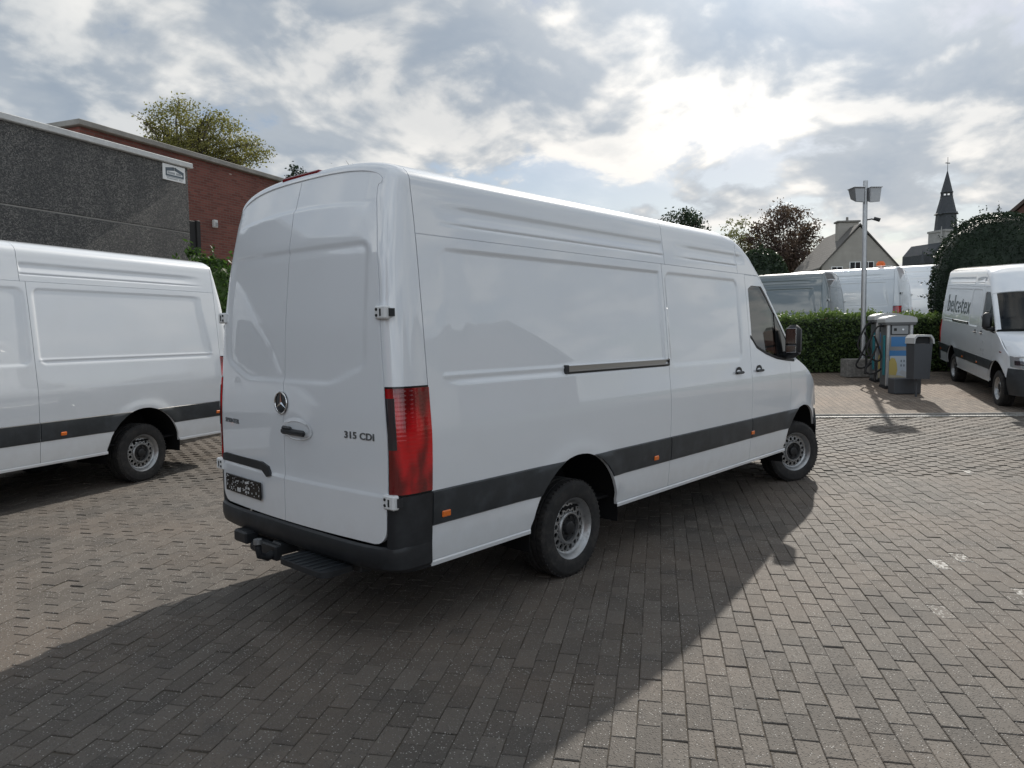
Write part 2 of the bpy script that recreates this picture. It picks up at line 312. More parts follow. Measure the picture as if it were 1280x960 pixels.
class MB:
    def __init__(s): s.V = []; s.F = []
    def add(s, V, F):
        n = len(s.V); s.V += [tuple(map(float, v)) for v in V]; s.F += [tuple(i+n for i in f) for f in F]; return s
    def box(s, lo, hi, bev=0.0):
        if bev <= 0:
            x0, y0, z0 = lo; x1, y1, z1 = hi
            V = [(x, y, z) for z in (z0, z1) for y in (y0, y1) for x in (x0, x1)]
            return s.add(V, [(0, 2, 3, 1), (4, 5, 7, 6), (0, 1, 5, 4), (2, 6, 7, 3), (0, 4, 6, 2), (1, 3, 7, 5)])
        # bevelled box: chamfered, 24 verts
        c = [(a+b)/2 for a, b in zip(lo, hi)]; h = [(b-a)/2 for a, b in zip(lo, hi)]; b = min(bev, *[x*0.95 for x in h])
        V = []; idx = {}
        for sx_ in (-1, 1):
            for sy_ in (-1, 1):
                for sz_ in (-1, 1):
                    for ax in range(3):
                        q = [sx_*(h[0]-b), sy_*(h[1]-b), sz_*(h[2]-b)]; q[ax] = (sx_, sy_, sz_)[ax]*h[ax]
                        idx[(sx_, sy_, sz_, ax)] = len(V); V.append([c[i]+q[i] for i in range(3)])
        F = []
        for ax in range(3):
            o1, o2 = [i for i in range(3) if i != ax]
            for sg in (-1, 1):
                f = []
                for a, b2 in ((-1, -1), (1, -1), (1, 1), (-1, 1)):
                    k = [0, 0, 0]; k[ax] = sg; k[o1] = a; k[o2] = b2; f.append(idx[(*k, ax)])
                F.append(tuple(f))
        for ax in range(3):
            o1, o2 = [i for i in range(3) if i != ax]
            for a in (-1, 1):
                for b2 in (-1, 1):
                    k0 = [0]*3; k1 = [0]*3; k0[ax] = -1; k1[ax] = 1
                    for k in (k0, k1): k[o1] = a; k[o2] = b2
                    F.append((idx[(*k0, o1)], idx[(*k1, o1)], idx[(*k1, o2)], idx[(*k0, o2)]))
        for a in (-1, 1):
            for b2 in (-1, 1):
                for c2 in (-1, 1): F.append(tuple(idx[(a, b2, c2, i)] for i in range(3)))
        return s.add(V, F)
    def cyl(s, p0, p1, r0, r1=None, n=12, caps=True):
        r1 = r0 if r1 is None else r1
        p0 = np.array(p0, float); p1 = np.array(p1, float); d = p1-p0; d /= np.linalg.norm(d)
        a = np.cross(d, [0, 0, 1] if abs(d[2]) < 0.9 else [1, 0, 0]); a /= np.linalg.norm(a); bb = np.cross(d, a)
        V = []
        for p, r in ((p0, r0), (p1, r1)):
            for i in range(n):
                t_ = 2*PI*i/n; V.append(p + r*(a*math.cos(t_) + bb*math.sin(t_)))
        F = [(i, (i+1) % n, n+(i+1) % n, n+i) for i in range(n)]
        if caps: F += [tuple(range(n-1, -1, -1)), tuple(range(n, 2*n))]
        return s.add(V, F)
    def tube(s, path, r, n=8):
        path = [np.array(q, float) for q in path]; V = []; rs = r if isinstance(r, (list, tuple)) else [r]*len(path)
        prev = None
        for i, q in enumerate(path):
            d = path[min(i+1, len(path)-1)] - path[max(i-1, 0)]; d = d/np.linalg.norm(d)
            a = np.cross(d, [0.13, 0.05, 1]) if prev is None else prev - d*np.dot(prev, d)
            a /= np.linalg.norm(a); prev = a; bb = np.cross(d, a)
            for k in range(n):
                t_ = 2*PI*k/n; V.append(q + rs[i]*(a*math.cos(t_)+bb*math.sin(t_)))
        F = [(i*n+k, i*n+(k+1) % n, (i+1)*n+(k+1) % n, (i+1)*n+k) for i in range(len(path)-1) for k in range(n)]
        F += [tuple(range(n-1, -1, -1)), tuple(range((len(path)-1)*n, len(path)*n))]
        return s.add(V, F)
    def lathe_y(s, prof, n=48, c=(0, 0, 0)):        # profile of (radius, y) turned about the y axis
        V = []; F = []
        for r, y in prof:
            for k in range(n):
                a = 2*PI*k/n; V.append((c[0]+r*math.cos(a), c[1]+y, c[2]+r*math.sin(a)))
        for i in range(len(prof)-1):
            for k in range(n): F.append((i*n+k, i*n+(k+1) % n, (i+1)*n+(k+1) % n, (i+1)*n+k))
        return s.add(V, F)
    def prism(s, poly, d0, d1, axis=1):              # polygon in the plane normal to axis, extruded
        n = len(poly); V = []
        for d in (d0, d1):
            for (a, b2) in poly: V.append((a, d, b2) if axis == 1 else (d, a, b2) if axis == 0 else (a, b2, d))
        F = [tuple(range(n)), tuple(range(2*n-1, n-1, -1))] + [(i, n+i, n+(i+1) % n, (i+1) % n) for i in range(n)]
        return s.add(V, F)
    def build(s, name, m, parent=None, smooth=None, loc=None): return mk(name, s.V, s.F, m, parent, smooth, loc)
def text_mesh(name, body, size, m, parent, mtx, extrude=0.002, align='CENTER', shear=0.0, spacing=1.0, xs=1.0, bold=0.0):
    cu = bpy.data.curves.new(name, 'FONT'); cu.offset = bold; cu.body = body; cu.size = size; cu.extrude = extrude; cu.align_x = align; cu.align_y = 'CENTER'; cu.shear = shear; cu.space_character = spacing; cu.resolution_u = 3
    tmp = bpy.data.objects.new('tmp_text', cu); COL.objects.link(tmp); dg = bpy.context.evaluated_depsgraph_get()
    me = bpy.data.meshes.new_from_object(tmp.evaluated_get(dg)); bpy.data.objects.remove(tmp); bpy.data.curves.remove(cu)
    me.name = name; me.transform(mtx @ Matrix.Diagonal((xs, 1, 1, 1))); me.materials.clear(); me.materials.append(M[m])
    return link(name, me, parent)
def ray(u, v): return fw + r2*((u-640)/FPX) - u2*((v-480)/FPX)
def at(u, v, dep):                                   # point seen at pixel (u, v) of the 1280 px photograph, dep metres ahead
    d = ray(u, v); return CAM + d*(dep/float(d @ DH))
def ground_z(x, y):
    dep = (x-CAM[0])*DH[0] + (y-CAM[1])*DH[1]
    z = 0.0
    if dep > 8.5: z += 0.036*(min(dep, 13.0)-8.5)
    if dep > 13.0: z += 0.065*(min(dep, 21.0)-13.0)
    if dep > 21.0: z += 0.15*(min(dep, 26)-21.0)
    if dep > 26.0: z += 0.022*(min(dep, 120)-26.0)
    return z
def gpt(u, dep):                                     # ground point
    q = CAM + DH*dep + RH*((u-640)/FPX*dep); return np.array([q[0], q[1], ground_z(q[0], q[1])])

# ------------------------------------------------------------------ paving
def cam_lat(x, y): return (x-CAM[0])*RH[0] + (y-CAM[1])*RH[1]
def cam_dep(x, y): return (x-CAM[0])*DH[0] + (y-CAM[1])*DH[1]
def sheet(name, deps, lats, dz, m):
    V = []; F = []
    for d in deps:
        for l in lats:
            q = CAM + DH*d + RH*l; V.append((q[0], q[1], ground_z(q[0], q[1]) + dz))
    n = len(lats)
    for i in range(len(deps)-1):
        for j in range(n-1): F.append((i*n+j, i*n+j+1, (i+1)*n+j+1, (i+1)*n+j))
    return mk(name, V, F, m)
DRAIN = 13.0; NEAR_END = 13.02
gnd = sheet('ground', [-900, -60, -20, 0, 8.5, 13, 21, 26, 40, 80, 120, 400, 1500], [-1200, -300, -60, -20, 0, 20, 60, 300, 1200], -0.14, 'soil'); tag(gnd, kind='structure')
paving = sheet('paving', [-14, -5, 0, 4, 8.5, 10, DRAIN], [-16, -10, -5, 0, 5, 10, 16, 24], -0.0065, 'joint_sand'); tag(paving, kind='structure')
farp = sheet('side_paving', [-14, 0, 8.5, 13], [-70, -40, -16.002], 0.0, 'far_paver'); tag(farp, kind='structure')
farp = sheet('back_paving', [-40, -14.002], [-70, 0, 60], 0.0, 'far_paver'); tag(farp, kind='structure')
fore = sheet('forecourt_paving', [DRAIN+0.34, 15, 17, 19, 20.4], [-30, -10, 0, 5, 10, 16, 24, 40], 0.0, 'forecourt_paver'); tag(fore, kind='structure')
rng = np.random.default_rng(7); random.seed(7)
BL, BW, JG = 0.22, 0.11, 0.0055
cP, sP = math.cos(PAV), math.sin(PAV)
def paver_mesh(l, wd, h=0.03, b=0.006):
    a, c = l/2, wd/2
    V = [(-a+b, -c+b, 0), (a-b, -c+b, 0), (a-b, c-b, 0), (-a+b, c-b, 0), (-a, -c, -b*0.8), (a, -c, -b*0.8), (a, c, -b*0.8), (-a, c, -b*0.8), (-a, -c, -h), (a, -c, -h), (a, c, -h), (-a, c, -h)]
    F = [(0, 1, 2, 3)] + [(4+i, 4+(i+1) % 4, (i+1) % 4, i) for i in range(4)] + [(8+i, 8+(i+1) % 4, 4+(i+1) % 4, 4+i) for i in range(4)]
    return V, F
PAINT = [(1213, 590, .05), (1209, 612, .04), (1205, 650, .06), (1207, 667, .05), (1196, 693, .09), (1187, 706, .10), (1181, 733, .05), (1160, 762, .08), (1204, 795, .07), (1135, 810, .05), (1120, 832, .07), (1110, 846, .05), (1216, 628, .05), (1278, 745, .08), (1276, 790, .07), (1237, 575, .05)]
PPTS = []
for (u, v, r_) in PAINT:
    d = ray(u, v); PPTS.append((*(CAM + d*(-CAM[2]/d[2]))[:2], r_))
PP = np.array(PPTS)
cells = []
for r_ in range(-190, 190):
    for k_ in range(-110, 110):
        lx = (k_ + (0.5 if r_ % 2 else 0.0) + 0.03*math.sin(r_*1.7))*BL; ly = r_*BW
        x = lx*cP - ly*sP; y = lx*sP + ly*cP
        dp = cam_dep(x, y); la = cam_lat(x, y)
        if dp > DRAIN-0.1 or dp < -9 or abs(la) > 15.8: continue
        if dp > 0.3 and abs(la) > dp*0.72+3.5: continue
        if dp <= 0.3 and abs(la) > 4: continue
        score = -1.0
        if dp > 1.6 and abs(la) < dp*0.69:
            q = np.array([x, y, 0.0]) - CAM; vv = 480 - FPX*float(q @ u2)/float(q @ fw); uu = 640 + FPX*float(q @ r2)/float(q @ fw)
            if 0 < uu < 1280 and vv < 955: score = 1.0/dp
        cells.append((score, x, y, dp, la))
cells.sort(key=lambda c: -c[0])
pv, pf = paver_mesh(BL-JG, BW-0.0025, b=0.004)
pm = bpy.data.meshes.new('paver'); pm.from_pydata(pv, [], pf); pm.materials.append(M['paver'])
stuffV = []; stuffF = []; stuffA = []
for i, (s_, x, y, dp, la) in enumerate(cells):
    z = ground_z(x, y) + rng.normal(0, 0.0016); tx, ty = rng.normal(0, 0.008, 2); rz = PAV + rng.normal(0, 0.010)
    x += rng.normal(0, 0.0012); y += rng.normal(0, 0.0012)
    if i < 300:
        o = link('paver', pm, paving); o.location = (x, y, z); o.rotation_euler = (tx, ty, rz)
    else:
        mt = Matrix.Translation((x, y, z)) @ Matrix.Rotation(rz, 4, 'Z') @ Matrix.Rotation(ty, 4, 'Y') @ Matrix.Rotation(tx, 4, 'X')
        n = len(stuffV); A = np.array(pv) @ np.array(mt.to_3x3()).T + np.array(mt.translation)
        stuffV.extend(A.tolist()); stuffA.append(float(max(0.0, np.max(1-np.hypot(PP[:, 0]-x, PP[:, 1]-y)/(PP[:, 2]*1.6)))*0.85))
        stuffF.extend([tuple(j+n for j in f) for f in pf])
o = mk('paver_field', stuffV, stuffF, 'paver', paving)
at_ = o.data.attributes.new('worn_paint', 'FLOAT', 'POINT'); at_.data.foreach_set('value', np.repeat(np.array(stuffA, dtype=np.float32), len(pv))); tag(o, kind='stuff')
# drain channel and kerb
dr = empty('drain_channel', CAM + DH*(DRAIN+0.1)); dr.location.z = ground_z(*(CAM+DH*DRAIN)[:2]); dr.rotation_euler = (0, 0, YAW)
tag(dr, 'steel grated drain channel running across the yard before the forecourt', 'drain')
mb = MB(); mb.box((-0.10, -17, -0.06), (-0.075, 3, 0.012)); mb.box((0.075, -17, -0.06), (0.10, 3, 0.012)); mb.build('channel_edge', 'concrete', dr)
mb = MB(); mb.box((-0.074, -17, -0.07), (0.074, 3, -0.05)); mb.build('channel_bed', 'bin_dark', dr)
bar = MB(); bar.add([(-0.073, -0.026, 0.006), (-0.073, -0.001, 0.006), (0.073, 0.026, 0.006), (0.073, 0.001, 0.006), (-0.073, -0.026, -0.03), (-0.073, -0.001, -0.03), (0.073, 0.026, -0.03), (0.073, 0.001, -0.03)], [(0, 1, 2, 3)[::-1], (0, 1, 5, 4), (1, 2, 6, 5), (2, 3, 7, 6), (3, 0, 4, 7)]); bm_ = None
y = -14.0
while y < -5.0:
    if bm_ is None: o = bar.build('slat', 'grating', dr); bm_ = o.data
    else: o = link('slat', bm_, dr)
    o.location = (0, y, 0); y += 0.056
kb0 = empty('kerb', dr.location); kb0.rotation_euler = dr.rotation_euler; tag(kb0, kind='structure')
kmb = MB(); kmb.box((0.12, -0.497, -0.1), (0.235, 0.497, 0.035), 0.012); km = None
for i in range(20):
    if km is None: o = kmb.build('kerb_stone', 'concrete', kb0); km = o.data
    else: o = link('kerb_stone', km, kb0)
    o.location = (0, -16.5+i, rng.normal(0, 0.003))
# ------------------------------------------------------------------ panel van: x forward from the rear doors, y left, z up
Zw = [0.0, .28, .42, .60, .85, 1.05, 1.18, 1.26, 1.34, 1.5, 1.8, 2.1, 2.31, 2.45, 2.56, 2.7]
Ww = [.93, .955, .972, .988, .998, 1.004, 1.004, 0.998, .990, .976, .949, .919, .896, .878, .862, .83]
def Wz(z): return float(np.interp(z, Zw, Ww))
_wz = np.linspace(0.0, 2.8, 561); _ws = np.interp(_wz, Zw, Ww)
_k = np.exp(-0.5*(np.arange(-16, 17)/6.0)**2); _k /= _k.sum(); _ws = np.convolve(np.pad(_ws, 16, mode='edge'), _k, 'valid')
def Wz(z): return float(np.interp(z, _wz, _ws))
def sstep(a, b, x):
    t_ = min(1.0, max(0.0, (x-a)/(b-a))); return t_*t_*(3-2*t_)
def rrect(x, z, x0, x1, z0, z1, r):
    cx_, cz_ = (x0+x1)/2, (z0+z1)/2; hx, hz_ = (x1-x0)/2-r, (z1-z0)/2-r
    dx, dz = abs(x-cx_)-hx, abs(z-cz_)-hz_
    return math.hypot(max(dx, 0), max(dz, 0)) + min(max(dx, dz), 0.0) - r
def cluster(c, lo, hi, st): return list(np.arange(c+lo, c+hi+1e-9, st))
def uniq(a, lo, hi, eps=0.004):
    a = sorted(v for v in a if lo+eps < v < hi-eps); out = [lo]
    for v in a:
        if v-out[-1] > eps: out.append(v)
    out.append(hi); return out
def grid(fn, us, vs, flange=None, flip=False):
    """grid patch with an inward folded edge; fn(u, v) -> point; flange(p) -> folded point"""
    nu, nv = len(us), len(vs); V = [fn(u, v) for u in us for v in vs]
    F = [(i*nv+j, (i+1)*nv+j, (i+1)*nv+j+1, i*nv+j+1) for i in range(nu-1) for j in range(nv-1)]
    if flange:
        ring = [i*nv for i in range(nu)] + [(nu-1)*nv+j for j in range(1, nv)] + [i*nv+nv-1 for i in range(nu-2, -1, -1)] + [j for j in range(nv-2, 0, -1)]
        n0 = len(V); V += [flange(V[i]) for i in ring]; m = len(ring)
        F += [(ring[(k+1) % m], ring[k], n0+k, n0+(k+1) % m) for k in range(m)]
    if flip: F = [tuple(reversed(f)) for f in F]
    return V, F
def wheel_parts():
    """tyre, rim, hub for a wheel whose outer face looks along -y, centre at the origin"""
    out = {}
    R_, r_ = 0.352, 0.222
    prof = [(r_-.012, .100), (r_, .112), (.262, .120), (.300, .119), (.330, .110), (.346, .092), (R_, .070), (R_, .055), (R_-.008, .053), (R_-.008, .044), (R_, .042), (R_, .012), (R_-.008, .010), (R_-.008, -.010), (R_, -.012), (R_, -.042), (R_-.008, -.044), (R_-.008, -.053), (R_, -.055), (R_, -.070), (.346, -.092), (.330, -.110), (.322, -.1125), (.318, -.1165), (.300, -.119), (.262, -.120), (.235, -.116), (r_, -.110), (r_-.012, -.100)]
    mb = MB(); mb.lathe_y(prof, 56)
    for k in range(56):
        a = 2*PI*(k+0.5)/56
        for y in (-.078, .078):
            c_, s_ = math.cos(a), math.sin(a); p = np.array([c_*.343, y, s_*.343]); tn = np.array([-s_, 0, c_]); rd = np.array([c_, 0, s_]); ya = np.array([0, 1, 0])
            V = [p+tn*sx_*.0075+rd*sr*.009+ya*sy_*.021 for sx_ in (-1, 1) for sr in (-1, 1) for sy_ in (-1, 1)]
            mb.add(V, [(0, 1, 3, 2), (4, 6, 7, 5), (0, 4, 5, 1), (2, 3, 7, 6), (0, 2, 6, 4), (1, 5, 7, 3)])
    out['tyre'] = (mb, 'rubber', 35)
    rim = MB()
    rim.lathe_y([(r_-.008, .105), (r_-.02, .09), (.185, .05), (.185, -.05), (.193, -.075), (.204, -.092), (.212, -.103), (.220, -.110), (.2225, -.107), (.2205, -.103)], 56)
    rim.lathe_y([(.193, -.0755), (.190, -.068), (.181, -.060), (.174, -.058)], 56)
    rim.lathe_y([(.120, -.066), (.116, -.078), (.110, -.083), (.101, -.083), (.098, -.074), (.098, -.03)], 56)
    nh = 16; r0, r1 = .120, .174; y0, y1 = -.066, -.058
    for k in range(nh):                                # vent holes between r0 and r1
        am = 2*PI*(k+.5)/nh; ha = PI/nh; O = []; H = []
        for i in range(12):
            t_ = 2*PI*i/12+PI/4*0; ca, sa = math.cos(t_), math.sin(t_); m_ = max(abs(ca), abs(sa))
            u, v = ca/m_, sa/m_
            rr = (r0+r1)/2 + (r1-r0)/2*u; aa = am + ha*v; yy = y0+(y1-y0)*(u+1)/2
            O.append((rr*math.cos(aa), yy, rr*math.sin(aa)))
            rr = (r0+r1)/2 + (r1-r0)*.36*ca; aa = am + .0175*sa/rr; H.append((rr*math.cos(aa), y0+(y1-y0)*(ca*.7+1)/2, rr*math.sin(aa)))
        D = [(h[0], h[1]+.012, h[2]) for h in H]
        rim.add(O+H+D, [(i, (i+1) % 12, 12+(i+1) % 12, 12+i) for i in range(12)] + [(12+i, 12+(i+1) % 12, 24+(i+1) % 12, 24+i) for i in range(12)])
    out['rim'] = (rim, 'steel_rim', 35)
    bk = MB(); bk.lathe_y([(.19, .02), (.0001, .02)], 32); bk.lathe_y([(.17, -.015), (.0001, -.015)], 32); out['brake_disc'] = (bk, 'interior_dark', None)
    hb = MB(); hb.lathe_y([(.0985, -.035), (.0985, -.060), (.090, -.062), (.055, -.060), (.047, -.083), (.036, -.088), (.0001, -.088)], 32)
    for k in range(6):
        a = 2*PI*k/6+.3; c = (.075*math.cos(a), -.06, .075*math.sin(a)); hb.cyl(c, (c[0], -.075, c[2]), .013, .011, 8)
    out['hub_cap'] = (hb, 'hub_plastic', 35)
    return out
_wheel_cache = {}
def add_wheel(parent, loc, side, steer=0.0):
    e = empty('wheel', loc, steer + (0 if side < 0 else PI), parent)
    for nm, (mb, m, sm) in WHEEL.items():
        if nm not in _wheel_cache:
            o = mb.build(nm, m, e, sm); _wheel_cache[nm] = o.data
        else: o = link(nm, _wheel_cache[nm], e)
    return e
WHEEL = wheel_parts()

def build_van(XA, XF, soft=True, lk=1.0, paint='white_paint', rail=True, tow=True, steer=0.0, plate=True, badges=True):
    """XA, XF: rear and front axle positions from the rear doors"""
    root = empty('parked_van'); P = paint
    s1, s2 = XA+1.290, XF-1.405; dF = XF-5.963                     # seams: quarter panel / sliding door / front door
    XR = .24                                                        # start of the rear corner
    AR, AZ = .515, .375
    def taper(x):
        x = x-dF
        if x > 5.9: return (max(0.0, 1-((x-5.9)/1.07)**3))**(1/3)
        return 1.0
    def flare(x, z):                                                # swelling over the wheel arches
        f = 0
        for xa in (XA, XF):
            d = math.hypot(x-xa, z-AZ); f += .012*math.exp(-((d-AR-.02)/.075)**2) if z > .5 else 0
        return f
    RX0 = .37; rec = [(RX0, s1-.06, 1.462, 2.235), (s1+.045, s2-.20, 1.462, 2.235)]
    def recess(x, z):
        d = 0
        for (a, b_, c_, e_) in rec:
            if soft and a == RX0:                                     # long van: the field fades out towards the rear corner
                e2 = e_-.045*(1-sstep(0.0, .10, x-a))
                d += .011*sstep(c_-.012, c_+.012, z)*(1-sstep(e2-.014, e2+.014, z))*sstep(a-.03, a+.30, x)*(1-sstep(b_-.012, b_+.012, x)); continue
            q = rrect(x+(0 if soft else .22*(z-1.46))*(-1 if a == RX0 else 0)*sstep(a+.8, a, x), z, a, b_, c_, e_, .075); d += .008*(1-sstep(-.018, .018, q))
        if XR < x < s2: d -= .006*math.exp(-((z-1.505)/.010)**2)*(1 if rec[0][0] < x < rec[0][1] else 0)
        return d
    def sy(x, z): return (Wz(z) + flare(x, z))*taper(x) - recess(x, z)
    zr_hi = 2.305
    zclu = cluster(1.462, -.03, .09, .010) + cluster(2.235, -.10, .03, .010) + [1.05, 1.12, 1.18, 1.22, 1.26, 1.30, 1.34, 1.40] + list(np.arange(.45, 2.3, .09))
    zup = uniq(zclu, 1.0, zr_hi)
    def side_panel(name, x0, x1, arches, s, extra_x=(), par=root, zb=.432):
        xs = list(np.arange(x0, x1, .075)) + list(extra_x)
        for (a, b_, c_, e_) in rec: xs += cluster(a, -.03, .10, .012) + cluster(b_, -.10, .03, .012)
        for xa in arches: xs += [xa + AR*math.cos(t_) for t_ in np.linspace(0.09, PI-.09, 30)]
        xs = uniq(xs, x0, x1)
        def zlow(x):
            z = zb
            for xa in arches:
                if abs(x-xa) < AR: z = max(z, AZ+math.sqrt(AR*AR-(x-xa)**2))
            return z
        nl = 9
        def fn(x, k):
            z = zlow(x)+(1.0-zlow(x))*k/nl if k < nl else zup[k-nl]
            return (x, s*sy(x, z), z)
        V, F = grid(fn, xs, list(range(nl+len(zup))), lambda p: (p[0], p[1]-s*.022, p[2]), flip=(s > 0))
        return mk(name, V, F, P, par, 40)
    G = .003
    doors = {}
    for s in (-1, 1):
        side_panel('quarter_panel', XR+G, s1-G, [XA], s)
        d = side_panel('sliding_door' if (s < 0) else 'side_panel', s1+G, s2-G, [], s); doors[s] = d
        # front door below the belt line
        xs = uniq(list(np.arange(s2, XF-.39, .05)) + [XF+AR*math.cos(t_) for t_ in np.linspace(PI-.09, PI*.55, 26)], s2+G, XF-.385)
        belt = lambda x: float(np.interp(x-dF, [4.55, 4.62, 4.72, 4.95, 5.23, 5.5, 5.75], [1.70, 1.66, 1.575, 1.505, 1.448, 1.42, 1.405]))
        zlo = lambda x: max(.432, AZ+math.sqrt(max(0, AR*AR-(x-XF)**2))) if abs(x-XF) < AR else .432
        V, F = grid(lambda x, k: (x, s*sy(x, zlo(x)+(belt(x)-zlo(x))*k/22), zlo(x)+(belt(x)-zlo(x))*k/22), xs, range(23), lambda p: (p[0], p[1]-s*.022, p[2]), flip=(s > 0))
        fd = mk('front_door', V, F, P, root, 40)
        zs_ = lambda x: float(np.interp(x-dF, [4.0, 4.4, 4.56, 4.72, 4.87, 5.06, 5.3, 5.54, 5.72, 5.80], [2.56, 2.545, 2.50, 2.42, 2.32, 2.16, 1.925, 1.675, 1.475, 1.40]))
        hd = lambda x: min(2.30, zs_(x)-.012)
        wt = lambda x: min(float(np.interp(x-dF, [4.55, 4.62, 4.70, 4.9, 5.2], [2.10, 2.17, 2.20, 2.20, 2.20])), zs_(x)-.055)
        bx = dF+4.612
        V, F = grid(lambda x, k: (x, s*sy(x, belt(x)+.0+(2.30-belt(x))*k/16), belt(x)+(2.30-belt(x))*k/16), [s2+G, s2+.02, s2+.04, bx], range(17), lambda p: (p[0], p[1]-s*.022, p[2]), flip=(s > 0))
        mk('window_post', V, F, P, fd, 40)
        xs = list(np.linspace(bx, dF+5.70, 34))
        V, F = grid(lambda x, k: (x, s*sy(x, wt(x)+(hd(x)-wt(x))*k/4), wt(x)+(hd(x)-wt(x))*k/4), xs, range(5), lambda p: (p[0], p[1]-s*.03, p[2]), flip=(s > 0))
        mk('window_frame', V, F, P, fd, 40)
        ins = .012
        V, F = grid(lambda x, k: (x, s*(sy(x, belt(x)+(wt(x)-belt(x))*k/12)-ins), belt(x)+(wt(x)-belt(x))*k/12), list(np.linspace(bx-.01, dF+5.26, 20)), range(13), flip=(s > 0))
        mk('window_pane', V, F, 'side_glass', fd, 40)
        V, F = grid(lambda x, k: (x, s*(sy(x, belt(x)+(wt(x)-belt(x))*k/12)-.006), belt(x)+(wt(x)-belt(x))*k/12), list(np.linspace(dF+5.24, dF+5.70, 12)), range(13), lambda p: (p[0], p[1]-s*.03, p[2]), flip=(s > 0))
        mk('corner_trim', V, F, 'dark_gloss', fd, 40)
        for (za, zb_) in ((0, .03),):
            V, F = grid(lambda x, k: (x, s*(sy(x, belt(x))+.004), belt(x)-.012+k*.028), list(np.linspace(bx-.03, dF+5.70, 26)), range(2), lambda p: (p[0], p[1]-s*.02, p[2]), flip=(s > 0))
            mk('window_seal', V, F, 'black_plastic', fd, 40)
        # front fender
        hoodz = lambda x: float(1.435+(1.03-1.435)*min(1, max(0, (x-dF-5.74)/(6.5-5.74)))+.05*math.sin(PI*min(1, max(0, (x-dF-5.74)/.76))))
        x0, x1 = XF-.38, dF+6.5
        xs = uniq(list(np.arange(x0, x1, .04)) + [XF+AR*math.cos(t_) for t_ in np.linspace(.09, PI*.75, 30)], x0, x1)
        zl2 = lambda x: max(.62, AZ+math.sqrt(max(0, AR*AR-(x-XF)**2))) if abs(x-XF) < AR else .62
        ztp = lambda x: min(hoodz(x), belt(x)-.004) if x-dF < 5.74 else hoodz(x)
        V, F = grid(lambda x, k: (x, s*sy(x, zl2(x)+(ztp(x)-zl2(x))*k/14), zl2(x)+(ztp(x)-zl2(x))*k/14), xs, range(15), lambda p: (p[0], p[1]-s*.022, p[2]), flip=(s > 0))
        mk('fender', V, F, P, root, 40)
        # rub strips
        for (a, b_) in ((XR+.004, XA-AR+.01), (XA+AR-.035, s1-.006), (s1+.006, s2-.006), (s2+.006, XF-AR+.02)):
            xs = list(np.linspace(a, b_, 14))
            def cut(x, z):      # the strip ends on the arch circle
                return x
            zz = [.662, .668, .70, .76, .82, .856, .863]; of = [.004, .011, .014, .015, .014, .011, .004]
            def fn(x, j):
                z = zz[j]; xx = x
                for xa in (XA, XF):
                    if abs(z-AZ) < AR:
                        hw = math.sqrt(AR*AR-(z-AZ)**2)+.004
                        if abs(a-xa) < AR+.2 and a > xa: xx = b_-(b_-x)*(b_-xa-hw)/(b_-a) if b_ > xa+hw else x
                        if abs(b_-xa) < AR+.2 and b_ < xa: xx = a+(x-a)*(xa-hw-a)/(b_-a)
                return (xx, s*(sy(xx, z)+of[j]), z)
            V, F = grid(fn, xs, range(7), lambda p: (p[0], p[1]-s*.02, p[2]), flip=(s > 0))
            mk('rub_strip', V, F, 'strip_plastic', root, 40)
        # sill lip
        for (a, b_, zz_) in ((XA+AR-.01, XF-AR+.03, .432), (XR, XA-AR-.005, .445)):
            V, F = grid(lambda x, j: (x, s*(sy(x, .45)+(.006, .012, .010, -.02)[j]), zz_+(.012, .004, -.018, -.028)[j]), list(np.linspace(a, b_, 12)), range(4), flip=(s < 0))
            mk('sill', V, F, 'white_paint' if P == 'white_paint' else P, root, 40)
        # side markers
        for xm in (XR+.10, (XA+AR+s1)/2+.14, s2+.008, ):
            mb = MB(); y0 = s*(sy(xm, .72)+.012); mb.box((xm-.034, min(y0, y0+s*.012), .70), (xm+.034, max(y0, y0+s*.012), .738), .008); mb.build('side_marker', 'amber', root)
        # handles: cup and grip
        for (xh, nm) in ((s2-.30, doors[s]), (s2+.18, fd)):
            if s > 0 and nm is doors[s]: continue
            mb = MB(); y0 = s*(sy(xh, 1.345)); n = 20
            V = [(xh+.075*math.cos(2*PI*k/n), y0+s*.0015, 1.345+.05*math.sin(2*PI*k/n)) for k in range(n)] + [(xh, y0-s*.004, 1.345)]
            mb.add(V, [(k, (k+1) % n, n) for k in range(n)] if s > 0 else [((k+1) % n, k, n) for k in range(n)]); mb.build('handle_cup', 'strip_plastic', nm, 40)
            mb = MB(); ya, yb = sorted((y0+s*.003, y0+s*.032)); mb.box((xh-.088, ya, 1.326), (xh+.08, yb, 1.352), .012); mb.build('door_handle', 'black_plastic', nm)
        # mirror
        xm = dF+5.42; y0 = s*(sy(xm, 1.5))
        mr = empty('mirror', (0, 0, 0), 0, root)
        mb = MB(); mb.tube([(xm+.05, y0-s*.02, 1.47), (xm+.03, y0+s*.09, 1.48), (xm+.02, y0+s*.15, 1.52)], [.045, .04, .04], 10); mb.build('mirror_arm', 'black_plastic', mr, 50)
        mb = MB(); ya, yb = sorted((y0+s*.012, y0+s*.175)); mb.box((xm-.04, ya, 1.47), (xm+.10, yb, 1.80), .05); mb.build('mirror_housing', 'black_plastic', mr, 50)
        mb = MB(); mb.box((xm-.046, ya+.028, 1.60), (xm-.0405, yb-.028, 1.765), .002); mb.build('mirror_glass', 'chrome', mr)
        mb = MB(); mb.box((xm-.046, ya+.028, 1.505), (xm-.0405, yb-.028, 1.58), .002); mb.build('wide_angle_glass', 'chrome', mr)
